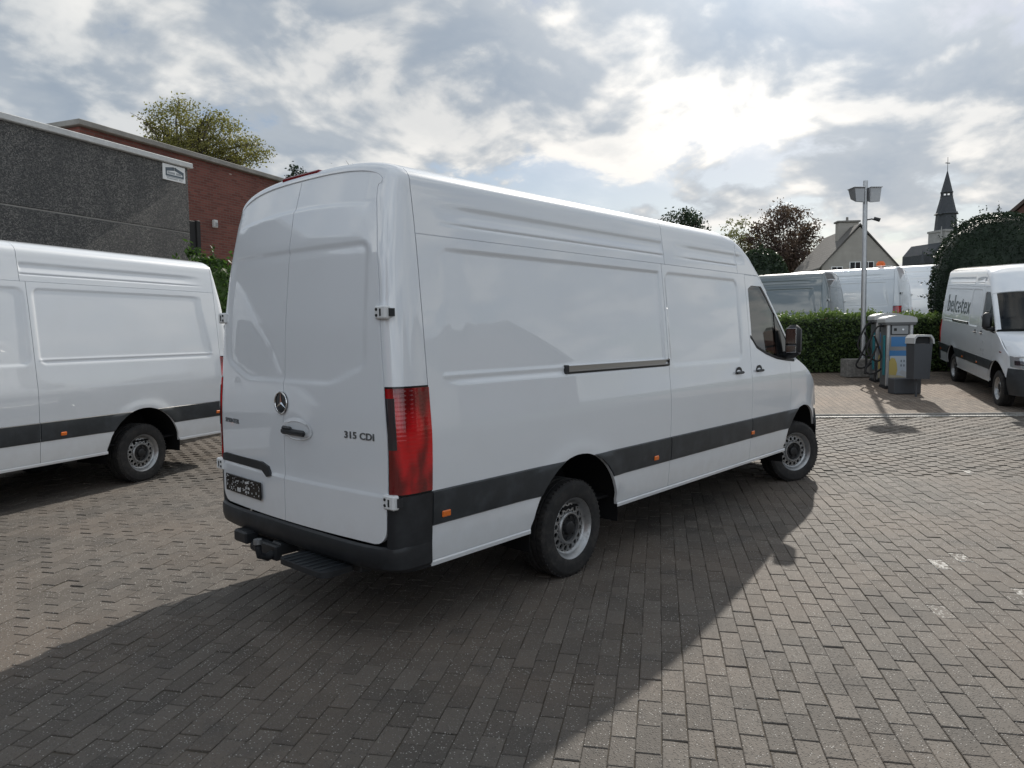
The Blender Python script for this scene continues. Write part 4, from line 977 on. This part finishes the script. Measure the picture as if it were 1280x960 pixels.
# plaque on the hall
x0, z1 = local_on(197, 202.5, 4.0); x1, z0 = local_on(226, 232, 4.0)
sg = empty('wall_sign', wall_line(4.0)+AX*((x0+x1)/2)+np.array([0, 0, (z0+z1)/2])+AN*.104, ax); tag(sg, 'small white sign with a house outline logo high on the dark wall', 'sign')
ww_, hh_ = (x1-x0)/2, abs(z1-z0)/2-.02
mb = MB(); mb.box((-ww_, -.02, -hh_), (ww_, 0, hh_), .004); mb.build('sign_board', 'sign_white', sg)
mb = MB()
def stroke(pts_, r_=.016):
    for (a, b_) in zip(pts_[:-1], pts_[1:]):
        a = np.array(a)*[ww_, hh_]; b_ = np.array(b_)*[ww_, hh_]; d = b_-a; l_ = np.linalg.norm(d); n = np.array([-d[1], d[0]])/l_*r_; d = d/l_*r_
        mb.add([(a[0]-d[0]+n[0], -.0225, a[1]-d[1]+n[1]), (a[0]-d[0]-n[0], -.0225, a[1]-d[1]-n[1]), (b_[0]+d[0]-n[0], -.0225, b_[1]+d[1]-n[1]), (b_[0]+d[0]+n[0], -.0225, b_[1]+d[1]+n[1])], [(0, 1, 2, 3)])
stroke([(-.72, .42), (-.72, -.36), (.78, -.36), (.78, .22)]); stroke([(-.72, .22), (-.08, .40), (-.08, .62), (-.72, .42)]); stroke([(.08, .62), (.78, .22)]); stroke([(.08, .62), (.08, .42), (.70, .08)])
mb.build('sign_outline', 'sign_ink', sg)
TM = lambda z: Matrix.Translation((0.02, -.0235, z)) @ Matrix(((1, 0, 0, 0), (0, 0, -1, 0), (0, 1, 0, 0), (0, 0, 0, 1)))
mb = MB()
for (xa, xb, zz) in ((-.60, .05, -.04), (.16, .62, -.04), (-.72, .80, -.55), (-.66, .30, -.74), (.40, .70, -.74)):
    h_ = .13 if zz > -.5 else .05
    mb.box((xa*ww_, -.0235, zz*hh_-h_*hh_), (xb*ww_, -.0205, zz*hh_+h_*hh_))
mb.build('sign_text_bars', 'lettering_faint', sg)
# brick building behind
OB = 7.0
bb = empty('brick_building', wall_line(OB), ax); tag(bb, 'red brick building with flat roof and grey coping behind the workshop', 'building')
xl, zt_ = local_on(99, 150, OB); xr_, _ = local_on(356, 226, OB)
mb = MB(); mb.box((xl, 0, 0), (xl+22, 11, zt_-.12)); mb.build('wall', 'brick_wall', bb)
mb = MB(); mb.box((xl-.10, -.12, zt_-.12), (xl+22.1, 11.1, zt_), .012); mb.build('coping', 'coping_grey', bb)
xa_, za_ = local_on(267, 280, OB)
wl = MB(); wl.box((xa_-.06, -.10, za_-.10), (xa_+.06, -.001, za_+.10), .015); wo_ = wl.build('wall_lamp', 'coping_white', bb); wl = MB(); wl.box((xa_-.045, -.106, za_-.07), (xa_+.045, -.1005, za_+.03)); wl.build('lamp_lens', 'lamp_glass', wo_)
xd, zd = local_on(235, 275, 4.6); xd2, _ = local_on(242, 275, 4.6)
dp_ = empty('dark_gate', wall_line(4.6)+AX*xd, ax); tag(dp_, 'narrow black metal gate post panel between workshop wall and brick building', 'gate')
mb = MB(); mb.box((.03, 0, 0), (xd2-xd+.05, .10, zd), .01); mb.build('panel', 'bin_dark', dp_)
mb = MB(); mb.box((xd2-xd+.052, -.03, 0), (xd2-xd+.16, .10, zd+.02), .01); mb.build('post', 'bin_dark', dp_)

# ------------------------------------------------------------------ vegetation
def rand_unit(r_):
    v = r_.normal(size=3); return v/np.linalg.norm(v)
def leaf_cloud(pts, size, r_, flat=0.0, lw=0.55):
    """one small leaf for every point"""
    P = np.asarray(pts, float); n = len(P)
    a = r_.normal(size=(n, 3)); a /= np.linalg.norm(a, axis=1)[:, None]
    b_ = np.cross(a, r_.normal(size=(n, 3))); b_ /= (np.linalg.norm(b_, axis=1)[:, None]+1e-9)
    s_ = (size*r_.uniform(.6, 1.35, n))[:, None]
    return np.stack([P-a*s_, P+b_*s_*lw, P+a*s_, P-b_*s_*lw], 1).reshape(-1, 3)
def limb_path(a, b_, r_, wob, n=6):
    a = np.array(a, float); b_ = np.array(b_, float); L = np.linalg.norm(b_-a); out = []
    for i in range(n+1):
        t_ = i/n; q = a+(b_-a)*t_; q = q+np.array([0, 0, 1])*L*.10*math.sin(PI*t_); q = q+(r_.normal(size=3)*wob*L*math.sin(PI*t_)); out.append(q)
    return out
def tree(name, base, h, blobs, nclump, nleaf, size, leafm, seed, label, cat='tree', trunk_r=.18, group=None, spread=.5, limbs=26, twig=True, holes=.0):
    """blobs: list of (centre offset, radii); clumps of leaves sit through the blobs' volume, limbs run to them"""
    r_ = np.random.default_rng(seed); root = empty(name, base); tag(root, label, cat, group)
    cl = []
    vol = np.array([b_[1][0]*b_[1][1]*b_[1][2] for b_ in blobs]); vol = vol/vol.sum()
    for _ in range(nclump):
        i = r_.choice(len(blobs), p=vol); c, rr = blobs[i]; d = rand_unit(r_); cl.append(np.array(c)+d*np.array(rr)*r_.uniform(.35, 1.0)**.55)
    P_ = []
    for c in cl:
        k = r_.uniform(.55, 1.25)*spread; m = int(nleaf*r_.uniform(.5, 1.4)); P_.append(c+np.clip(r_.normal(size=(m, 3)), -1.9, 1.9)*[k*.5, k*.5, k*.36])
    mkq('crown', leaf_cloud(np.concatenate(P_), size, r_), leafm, root)
    mb = MB(); zt0 = min(b_[0][2]-b_[1][2] for b_ in blobs); top = np.array(blobs[0][0])
    tp = limb_path((0, 0, -.2), (top[0]*.5, top[1]*.5, max(zt0, h*.28)), r_, .015); mb.tube(tp, list(np.linspace(trunk_r, trunk_r*.7, len(tp))), 9)
    fork = tp[-1]
    order = r_.permutation(len(cl))[:limbs]
    for i in order:
        c = cl[i]; pt_ = limb_path(fork+np.array([0, 0, r_.uniform(-.1, .0)*h]), c, r_, .05); mb.tube(pt_, list(np.linspace(trunk_r*.42, .014, len(pt_))), 5)
        if twig:
            for _ in range(4):
                q = pt_[r_.integers(2, len(pt_))]; e = q+rand_unit(r_)*spread*r_.uniform(.7, 1.6); mb.tube([q, (q+e)/2+r_.normal(size=3)*.04, e], [.022, .014, .006], 4)
    mb.build('trunk', 'bark', root, 60); return root
def tpos(u, v, dep):
    q = at(u, v, dep); return q
def make_tree(name, dep, u, vtop, vbot, half, blobs, nclump, nleaf, size, leafm, seed, label, **kw):
    """blobs given in pixels around (u): (du, v centre, radius u, radius v)"""
    g = gpt(u, dep); bl = []
    for (du, vc, ru, rv) in blobs:
        c = at(u+du, vc, dep); k = dep/FPX; bl.append(((c-g) , (ru*k, ru*k*.85, rv*k)))
    return tree(name, g, at(u, vtop, dep)[2]-g[2], bl, nclump, nleaf, size, leafm, seed, label, **kw)
make_tree('deciduous_tree', 34, 250, 122, 205, 75, [(-25, 160, 38, 36), (22, 172, 34, 30), (55, 190, 30, 18), (-50, 175, 22, 26), (0, 195, 60, 22)], 430, 38, .058, 'leaf_spring', 3, 'tall spring-green tree rising behind the red brick building', spread=.5, trunk_r=.22, limbs=90)
make_tree('copper_tree', 84, 985, 252, 345, 47, [(0, 292, 36, 38), (-30, 305, 22, 30), (28, 300, 20, 24), (-5, 325, 42, 18)], 300, 40, .15, 'leaf_copper', 5, 'purple-leaved tree behind the grey van, left of the house', spread=1.1, trunk_r=.34, limbs=60)
make_tree('pale_tree', 86, 922, 262, 340, 30, [(0, 298, 22, 30), (16, 315, 24, 22), (-10, 318, 20, 18)], 110, 26, .14, 'leaf_pale', 6, 'thin pale green tree beside the purple-leaved tree', spread=.7, trunk_r=.15, limbs=30)
make_tree('dark_tree', 52, 852, 258, 300, 32, [(0, 284, 26, 20), (-18, 287, 16, 16), (20, 287, 15, 18), (0, 310, 30, 22)], 150, 40, .095, 'leaf_dark', 8, 'dark tree top showing above the roof of the long van', spread=.6, trunk_r=.2, limbs=30)
make_tree('bare_tree', 48, 434, 203, 240, 18, [(0, 222, 15, 16), (-8, 226, 10, 10)], 26, 5, .05, 'leaf_pale', 9, 'nearly bare tree tips just above the rear of the long van', spread=.5, trunk_r=.10, limbs=26)
make_tree('conifer', 42, 371, 206, 240, 14, [(0, 216, 7, 8), (-7, 222, 6, 5), (8, 221, 7, 5), (0, 235, 14, 12)], 40, 42, .07, 'leaf_yew', 10, 'small dark conifer tip peeking over the brick building', spread=.32, trunk_r=.10, limbs=14)
# dense clipped shrubs: leaves over a shaped body
def dense_shrub(name, base, radii, cz, n, size, leafm, seed, label, cat='shrub', power=2.4, tips=60, tipm=None):
    r_ = np.random.default_rng(seed); root = empty(name, base); tag(root, label, cat)
    P_ = []
    for _ in range(n):
        d = rand_unit(r_); l_ = (abs(d[0])**power+abs(d[1])**power+abs(d[2])**power)**(1/power); d = d/l_
        k = 1.0; p_ = d*np.array(radii)*k*r_.uniform(.945, 1.0)
        if p_[2]+cz > 0.02: P_.append(p_+[0, 0, cz])
    for _ in range(tips):
        d = rand_unit(r_); d[2] = abs(d[2]); l_ = (abs(d[0])**power+abs(d[1])**power+abs(d[2])**power)**(1/power); q = d/l_*np.array(radii)+[0, 0, cz]
        for j in range(14): P_.append(q+d*j*.016*r_.uniform(.5, 1.6)+r_.normal(size=3)*.03)
    mkq('foliage', leaf_cloud(P_, size, r_), leafm, root)
    nu, nv = 26, 13; V = []; F = []
    for i in range(nv+1):
        ph = PI*i/nv-PI/2
        for j in range(nu):
            t_ = 2*PI*j/nu; d = np.array([math.cos(ph)*math.cos(t_), math.cos(ph)*math.sin(t_), math.sin(ph)]); l_ = (abs(d[0])**power+abs(d[1])**power+abs(d[2])**power)**(1/power); p_ = d/l_*np.array(radii)*.925; V.append((p_[0], p_[1], max(p_[2]+cz, 0.0)))
    for i in range(nv):
        for j in range(nu): F.append((i*nu+j, i*nu+(j+1) % nu, (i+1)*nu+(j+1) % nu, (i+1)*nu+j))
    mk('inner_mass', V, F, 'leaf_yew' if leafm in ('leaf_yew', 'leaf_dark') else 'leaf_hedge', root); return root
g = gpt(1242, 20.3); ztp = at(1242, 266, 20.3)[2]
dense_shrub('round_yew', g, (1.55, 1.6, (ztp-g[2])*.56), (ztp-g[2])*.44, 30000, .034, 'leaf_yew', 21, 'big dark dome-shaped yew between the hedge and the delivery van', power=2.5, tips=40)
g = gpt(950, 25); ztp = at(950, 311, 25)[2]
dense_shrub('round_shrub', g, (.95, .95, (ztp-g[2])*.55), (ztp-g[2])*.45, 6000, .06, 'leaf_dark', 22, 'dark rounded evergreen shrub behind the cab of the long van', power=2.4, tips=10)
g = gpt(262, 12.6); g[2] = 0
hz0 = at(262, 322, 12.6)[2]
dense_shrub('ivy_bush', (g[0], g[1], 0), (.55, .8, hz0*.52), hz0*.48, 6000, .045, 'leaf_ivy', 23, 'bright green ivy bush between the vans below the brick wall', power=3, tips=40)
# hedge along the forecourt
hg = empty('clipped_hedge', gpt(1090, 20.0), YAW); tag(hg, 'long clipped green hedge behind the vacuum station', 'hedge')
r_ = np.random.default_rng(31); P_ = []; T_ = []
Hh = at(1090, 396, 20)[2]-gpt(1090, 20)[2]; y0_, y1_ = -(1215-1090)/FPX*20, (1090-700)/FPX*20
def topz(y): return Hh+.05*math.sin(1.7*y)+.03*math.sin(5.1*y+1)
for _ in range(26000):
    y = r_.uniform(y0_, y1_); k = r_.random()
    if k < .62: x = -.55+r_.normal()*.045+.03*math.sin(3*y); z = r_.uniform(.0, topz(y))
    else: x = r_.uniform(-.55, .55); z = topz(y)+r_.normal()*.035
    P_.append((x, y, z))
for _ in range(420):
    y = r_.uniform(y0_, y1_); x = r_.uniform(-.5, .5); l_ = r_.uniform(.05, .26)
    for j in range(9): T_.append((x+r_.normal()*.02, y+r_.normal()*.02, topz(y)+l_*j/9))
mkq('foliage', leaf_cloud([np.array(p_) for p_ in P_], .042, r_), 'leaf_hedge', hg)
mkq('young_shoots', leaf_cloud([np.array(p_) for p_ in T_], .034, r_), 'leaf_tip', hg)
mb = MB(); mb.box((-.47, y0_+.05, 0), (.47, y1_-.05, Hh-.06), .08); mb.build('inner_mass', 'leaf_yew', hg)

# ------------------------------------------------------------------ houses, church
def frame2(p, q):                                      # axes along p->q
    d = np.array(q)-np.array(p); return math.atan2(d[1], d[0]), math.hypot(d[0], d[1])
DEP = 66
GL = at(1027, 336, DEP); GR = at(1121, 328, DEP-.8)
rz, wd = frame2(GL, GR); zb = ground_z(GL[0], GL[1])-1; ze = (GL[2]+GR[2])/2; zp = at(1074, 282, DEP)[2]
hs = empty('gabled_house', (GL[0], GL[1], zb), rz); tag(hs, 'grey rendered house with steep gable roof and chimney behind the lamp post', 'house')
he, hp = ze-zb, zp-zb; Lh = 10.5
mb = MB(); mb.prism([(0, 0), (wd, 0), (wd, he), (wd/2, hp-.15), (0, he)], 0, Lh); mb.build('wall', 'render_wall', hs)
for s in (0, 1):
    a, b_ = ((-.25, he-.3), (wd/2, hp)) if s == 0 else ((wd+.25, he-.3), (wd/2, hp))
    mb = MB(); V = [(a[0], -.12, a[1]), (b_[0], -.12, b_[1]), (b_[0], Lh+.12, b_[1]), (a[0], Lh+.12, a[1])]
    mb.add(V+[(x, y, z+.16) for x, y, z in V], [(0, 1, 2, 3), (7, 6, 5, 4), (0, 4, 5, 1), (1, 5, 6, 2), (2, 6, 7, 3), (3, 7, 4, 0)]); mb.build('roof', 'roof_tiles', hs)
cxp, czp = wd*.5-1.15, hp
mb = MB(); mb.box((wd*.5-1.05, 2.6, hp-2.2), (wd*.5+.75, 3.5, hp+.62), .03); ch = mb.build('chimney', 'render_wall', hs)
mb = MB(); mb.box((wd*.5-1.18, 2.48, hp+.621), (wd*.5+.88, 3.62, hp+.78), .02); mb.cyl((wd*.5-.15, 3.05, hp+.78), (wd*.5-.15, 3.05, hp+1.15), .12, .10, 10); mb.build('chimney_cap', 'concrete', ch)
for (xw, zw_) in ((wd*.5-.75, he-.35), (wd*.5+.35, he-.35), (wd*.5-2.3, he-.75), (wd*.5+1.9, he-.75)):
    mb = MB(); mb.box((xw, -.02, zw_-.55), (xw+.85, .02, zw_+.65)); wn = mb.build('window', 'house_pane', hs); mb = MB()
    for (a, b_, c_, d_) in ((xw-.06, xw, zw_-.6, zw_+.7), (xw+.85, xw+.91, zw_-.6, zw_+.7), (xw, xw+.85, zw_+.65, zw_+.7), (xw, xw+.85, zw_-.6, zw_-.55), (xw+.40, xw+.45, zw_-.55, zw_+.65)): mb.box((a, -.05, c_), (b_, .01, d_))
    mb.build('window_frame', 'sign_white', wn)
# roof corner at the far right
GRr = at(1266, 268, 40); rh = empty('brown_house', (GRr[0], GRr[1], ground_z(GRr[0], GRr[1])), YAW-PI/2-.75); tag(rh, 'brown tiled roof corner of a house at the far right edge', 'house')
zr0 = GRr[2]-rh.location.z
mb = MB(); mb.prism([(0, 0), (10, 0), (10, zr0), (5, zr0+4.5), (0, zr0)], 0, 9); mb.build('wall', 'brown_brick', rh)
mb = MB(); mb.prism([(-.3, zr0-.2), (5, zr0+4.6), (10.3, zr0-.2), (10.3, zr0+.02), (5, zr0+4.85), (-.3, zr0+.02)], -.2, 9.2); mb.build('roof', 'brown_tiles', rh)
# church
DC = 140; cg = gpt(1177, DC); k = DC/FPX
chh = empty('church', (cg[0], cg[1], cg[2]), YAW-PI/2+.25); tag(chh, 'church with slate spire, open lantern and cross rising beyond the yew', 'church')
zz = lambda v: at(1177, v, DC)[2]-cg[2]
def octa(mb, z0, r0, z1, r1, cx_=0, n=8, cap=True): mb.cyl((cx_, 0, z0), (cx_, 0, z1), r0, r1, n, cap)
mb = MB(); mb.box((-13*k, -13*k, 0), (13*k, 13*k, zz(291))); mb.box((-14*k, -14*k, zz(291)), (14*k, 14*k, zz(288.5))); mb.build('tower', 'stone_tower', chh)
mb = MB(); mb.cyl((-16*k, -10*k, zz(300)), (-16*k, -10*k, zz(285)), 1.6*k, .3*k, 6); mb.cyl((12*k, -12*k, zz(291)), (12*k, -12*k, zz(284)), 1.5*k, .2*k, 6); mb.build('pinnacle', 'stone_tower', chh)
mb = MB(); octa(mb, zz(288.5), 12.5*k, zz(268), 11*k); octa(mb, zz(268), 13.5*k, zz(266.5), 12*k); octa(mb, zz(266.5), 11.3*k, zz(246), 6.6*k); octa(mb, zz(246), 7.2*k, zz(245), 6.8*k); sp = mb.build('spire_base', 'slate', chh)
mb = MB()
for i in range(8): a = 2*PI*i/8; mb.cyl((5.6*k*math.cos(a), 5.6*k*math.sin(a), zz(245)), (5.6*k*math.cos(a), 5.6*k*math.sin(a), zz(240.5)), .9*k, .9*k, 6)
mb.build('lantern_post', 'slate', sp)
mb = MB(); octa(mb, zz(241), 7.2*k, zz(239.5), 6.6*k); octa(mb, zz(239.5), 6.2*k, zz(213), .25*k); mb.build('spire_top', 'slate', chh)
mb = MB(); mb.cyl((0, 0, zz(214)), (0, 0, zz(196.5)), .35*k, .25*k, 6); mb.box((-3.2*k, -.25*k, zz(204.4)), (3.2*k, .25*k, zz(203.4))); mb.build('cross', 'slate', chh)
mb = MB(); mb.prism([(-26*k, zz(330)), (-26*k, zz(318)), (-13*k, zz(304)), (0, zz(318)), (0, zz(330))], -8*k, 40*k); mb.cyl((-33*k, 0, zz(330)), (-33*k, 0, zz(314)), 3*k, .3*k, 6); mb.build('nave', 'slate', chh)
for (sx_, zq) in ((-12.5, 268), (12.5, 267)):
    mb = MB(); mb.cyl((sx_*k, -4*k, zz(zq+1)), (sx_*k, -4*k, zz(zq-3)), 2.2*k, .3*k, 4); mb.build('lucarne', 'slate', sp)

# ------------------------------------------------------------------ forecourt equipment
def station(u, dep, rz, lab, front=True):
    g = gpt(u, dep); r = empty('vacuum_station', (g[0], g[1], g[2]), rz); tag(r, lab, 'vacuum station', 'car vacuum stations by the hedge')
    W_, D_, H_ = .275, .24, 1.50
    mb = MB(); mb.box((-W_, -D_, 0), (W_, D_, .06), .01); mb.build('plinth', 'bin_dark', r)
    mb = MB(); mb.box((-W_+.01, -D_+.03, .06), (W_-.01, D_-.01, H_), .02); mb.build('cabinet', 'cabinet_grey', r)
    for s in (-1, 1): mb = MB(); mb.box((min(s*W_, s*(W_-.07)), -D_-.005, .06), (max(s*W_, s*(W_-.07)), -D_+.05, H_), .012); mb.build('corner_post', 'galvanised', r)
    mb = MB(); mb.box((-W_+.075, -D_+.012, .10), (W_-.075, -D_+.0295, H_-.02)); dr_ = mb.build('door', 'steel_panel', r)
    mb = MB(); mb.box((-W_+.085, -D_-.002, 1.21), (W_-.085, -D_+.0115, 1.44), .006); mb.build('display_frame', 'bin_dark', dr_)
    mb = MB(); mb.box((-W_+.105, -D_-.006, 1.23), (W_-.105, -D_-.0025, 1.42)); mb.build('display', 'steel_panel', dr_)
    mb = MB(); mb.box((-W_+.10, -D_+.006, .95), (W_-.085, -D_+.0115, 1.17)); mb.build('blue_poster', 'poster_blue', dr_)
    mb = MB(); mb.box((-W_+.085, -D_+.006, .10), (W_-.085, -D_+.0115, .86)); po = mb.build('picture_poster', 'poster_pale', dr_)
    mb = MB(); mb.box((-.13, -D_-.011, 1.30), (-.07, -D_-.0062, 1.36), .002); mb.build('coin_slot', 'bin_dark', dr_); mb = MB(); mb.cyl((.06, -D_-.006, 1.33), (.06, -D_-.014, 1.33), .022, .022, 12); mb.build('button', 'chrome', dr_)
    def flat(nm, m, poly, y): mb = MB(); mb.add([(x, y, z) for x, z in poly], [tuple(range(len(poly)))]); mb.build(nm, m, dr_)
    y = -D_+.0045
    flat('poster_sky', 'poster_blue', [(-.21, .74), (.21, .74), (.21, .86), (-.21, .86)], y)
    flat('poster_shape', 'poster_yellow', [(-.21, .32), (-.06, .30), (-.03, .42), (-.05, .58), (-.09, .68), (-.16, .70), (-.21, .62)], y-.001)
    flat('poster_ground', 'poster_sand', [(-.21, .10), (.21, .10), (.21, .24), (.02, .30), (-.21, .32)], y-.0005)
    flat('poster_bench', 'lettering_faint', [(.0, .36), (.21, .20), (.21, .36), (.06, .42)], y-.001)
    for (tx, tz, bd) in ((.06, .56, '42'), (.06, .46, '17')): pass
    for (xa, za) in ((.03, .60), (.09, .60), (.03, .50), (.09, .50)): mb = MB(); mb.box((xa, y-.0018, za), (xa+.025, y-.0008, za+.05)); mb.build('poster_figure', 'sign_ink', dr_)
    mb = MB(); n = 12; pr = [(-W_-.06, H_-.01), (-W_-.06, H_+.05)] + [(-(W_+.06)*math.cos(PI*i/n), H_+.06+.09*math.sin(PI*i/n)) for i in range(n+1)] + [(W_+.06, H_+.05), (W_+.06, H_-.01)]
    mb.prism(pr, -D_-.06, D_+.04); mb.build('canopy', 'cap_grey', r)
    mb = MB(); mb.box((-W_-.045, -D_-.045, H_-.07), (W_+.045, D_+.03, H_-.011), .01); mb.build('canopy_skirt', 'cabinet_grey', r)
    mb = MB(); mb.box((-W_-.012, -D_+.10, .30), (-W_+.009, -D_+.22, 1.20), .004); mb.build('side_panel', 'teal', r)
    h = MB(); xo = -W_-.05
    h.tube(smooth_path([(xo, .0, 1.42), (xo-.10, -.02, 1.38), (xo-.22, -.04, 1.15), (xo-.30, -.05, .90), (xo-.20, -.05, .68), (xo-.05, -.04, .62), (xo, -.02, .75), (xo-.10, -.05, 1.05), (xo-.16, -.06, 1.2)]), .022, 8); h.build('hose', 'rubber', r, 60)
    h = MB(); h.tube(smooth_path([(xo-.10, -.06, .95), (xo-.22, -.08, .65), (xo-.34, -.09, .42), (xo-.26, -.09, .33), (xo-.08, -.06, .37), (xo+.02, 0, .44)]), .022, 8); h.tube([(xo-.10, -.05, .62), (xo-.10, -.05, .40), (xo-.13, -.06, .18)], .028, 8); h.build('hose', 'rubber', r, 60)
    h = MB(); h.tube([(xo-.01, 0, 1.42), (xo+.06, 0, 1.44)], .04, 10); h.build('hose_mount', 'black_plastic', r, 60)
    return r
station(1120, 16.6, YAW-PI/2-.18, 'front vacuum cabinet with blue posters beside the waste bin')
station(1106, 17.7, YAW-PI/2-.18, 'rear vacuum cabinet with hanging black hose, half hidden by the front one')
# waste bin on a post
g = gpt(1149, 15.3); bn = empty('waste_bin', g, YAW-PI/2); bn.scale = (.74, .9, 1); tag(bn, 'dark grey waste bin with light hood on a short post', 'waste bin')
mb = MB(); mb.cyl((-.05, 0, -.05), (-.05, 0, .55), .032, .032, 12); mb.build('post', 'bin_grey', bn, 50)
mb = MB(); V = [(-.235, -.16, .38), (.215, -.16, .38), (.215, .16, .38), (-.235, .16, .38), (-.255, -.18, 1.12), (.255, -.18, 1.12), (.255, .18, 1.12), (-.255, .18, 1.12)]; mb.add(V, [(3, 2, 1, 0), (0, 1, 5, 4), (1, 2, 6, 5), (2, 3, 7, 6), (3, 0, 4, 7)]); mb.add([(-.25, -.175, 1.115), (.25, -.175, 1.115), (.25, .175, 1.115), (-.25, .175, 1.115)], [(0, 1, 2, 3)]); mb.build('body', 'bin_grey', bn)
mb = MB(); mb.box((-.22, -.10, 1.12), (.22, .15, 1.26)); mb.build('opening', 'bin_dark', bn)
mb = MB(); pr = [(-.285, 1.12), (-.275, 1.24), (-.20, 1.305), (.20, 1.305), (.285, 1.22), (.30, 1.12), (.265, 1.12), (.245, 1.20), (.18, 1.265), (-.18, 1.265), (-.235, 1.22), (-.255, 1.12)]
n = len(pr); mb.prism(pr, -.20, .19); mb.build('hood', 'cap_grey', bn)
# concrete block behind the bin, second block by the hedge
g = gpt(1132, 15.75); cb = MB(); cb.box((-.29, -.14, 0), (.29, .14, .34), .015); o = cb.build('concrete_block', 'bin_grey', None, None, g); o.rotation_euler = (0, 0, YAW-PI/2); tag(o, 'low dark concrete block at the foot of the waste bin', 'block')
g = gpt(1068, 18.6); cb = MB(); cb.box((-.26, -.2, 0), (.34, .2, .46), .015); o = cb.build('concrete_block', 'concrete', None, None, g); o.rotation_euler = (0, 0, YAW-PI/2); tag(o, 'pale square concrete block in front of the hedge, beside the hoses', 'block')
# lamp post
g = gpt(1079, 19.1); lp = empty('lamp_post', g, YAW-PI/2); tag(lp, 'galvanised lamp post with two back-to-back floodlights and a camera', 'lamp post')
zt2 = at(1077, 226, 19.1)[2]-g[2]; kk = 19.1/FPX
mb = MB(); mb.cyl((0, 0, 0), (-.05, 0, zt2), .066, .056, 16); mb.build('pole', 'galvanised', lp, 50)
for s in (-1, 1):
    mb = MB(); pr = [(-.02, -.16), (.34, -.10), (.36, .16), (-.02, .13)]
    x0 = -.06
    V = [(x0+s*(.07+.0), -.16, zt2-.58), (x0+s*.31, -.16, zt2-.56), (x0+s*.35, -.16, zt2-.20), (x0+s*.07, -.16, zt2-.20), (x0+s*.07, .16, zt2-.46), (x0+s*.29, .16, zt2-.44), (x0+s*.35, .18, zt2-.20), (x0+s*.07, .18, zt2-.20)]
    mb.add(V, [(0, 1, 2, 3), (7, 6, 5, 4), (0, 4, 5, 1), (1, 5, 6, 2), (2, 6, 7, 3), (3, 7, 4, 0)]); fl = mb.build('floodlight', 'cabinet_grey' if s < 0 else 'lamp_glass', lp)
    mb = MB(); mb.add([(x0+s*.09, -.163, zt2-.56), (x0+s*.295, -.163, zt2-.545), (x0+s*.33, -.163, zt2-.22), (x0+s*.09, -.163, zt2-.22)], [(0, 1, 2, 3)]); mb.build('floodlight_glass', 'lamp_glass', fl)
    mb = MB(); mb.box((x0+min(s*.06, s*.37), -.20, zt2-.199), (x0+max(s*.06, s*.37), .20, zt2-.18), .004); mb.build('visor', 'galvanised', fl)
zc2 = at(1082, 275, 19.1)[2]-g[2]
mb = MB(); mb.tube([(0, 0, zc2), (.12, -.03, zc2+.02), (.20, -.04, zc2)], .018, 6); mb.cyl((.16, -.06, zc2+.03), (.30, -.10, zc2-.02), .045, .05, 10); mb.build('camera_head', 'black_plastic', lp, 50)
# orange beacon and roof dome behind the hedge
q = at(1101, 329, 24.6); o = MB(); o.cyl((0, 0, -.09), (0, 0, .0), .14, .14, 12); o.cyl((0, 0, .0), (0, 0, .06), .13, .09, 12); ob = o.build('roof_beacon', 'orange_lens', None, 50, q); tag(ob, 'orange beacon light on the roof of the middle white van behind the hedge', 'beacon')

# ------------------------------------------------------------------ houses across the street, behind the photographer (seen mirrored in the paint)
def plain_house(name, x, y, rz, w_, l_, he, hp, lab, wm='brown_brick'):
    r = empty(name, (x, y, 0), rz); tag(r, lab, 'house')
    mb = MB(); mb.prism([(-w_/2, 0), (w_/2, 0), (w_/2, he), (0, hp-.2), (-w_/2, he)], -l_/2, l_/2); mb.build('wall', wm, r)
    mb = MB(); mb.prism([(-w_/2-.4, he-.3), (0, hp), (w_/2+.4, he-.3), (w_/2+.4, he-.05), (0, hp+.25), (-w_/2-.4, he-.05)], -l_/2-.3, l_/2+.3); mb.build('roof', 'brown_tiles', r)
    mb = MB(); mb.box((w_*.12, -.4, hp-1.5), (w_*.12+.7, .4, hp+.9)); mb.build('chimney', 'brown_brick', r)
    for s in (-1, 1):
        for xx in (-w_*.25, w_*.2):
            for zz_ in (1.0, 3.4):
                mb = MB(); ya, yb = sorted((s*(l_/2-.01), s*(l_/2+.03))); mb.box((xx-.55, ya, zz_), (xx+.55, yb, zz_+1.3)); mb.build('window', 'house_pane', r)
plain_house('street_house', 10, -33, .15, 9, 9, 4.2, 8.0, 'brick house with tiled gable across the street, mirrored in the van side', 'brown_brick')
plain_house('street_house', 23, -34, -.05, 10, 9, 4.6, 8.2, 'rendered house with tiled roof across the street, mirrored in the van side', 'render_wall')
plain_house('street_house', 40, -40, .1, 14, 10, 5.0, 9.0, 'wide brick house farther along the street, mirrored in the van side', 'brown_brick')
plain_house('street_house', -16, -6, 1.4, 11, 10, 4.2, 7.5, 'brick house behind the photographer, mirrored in the rear doors', 'brown_brick')
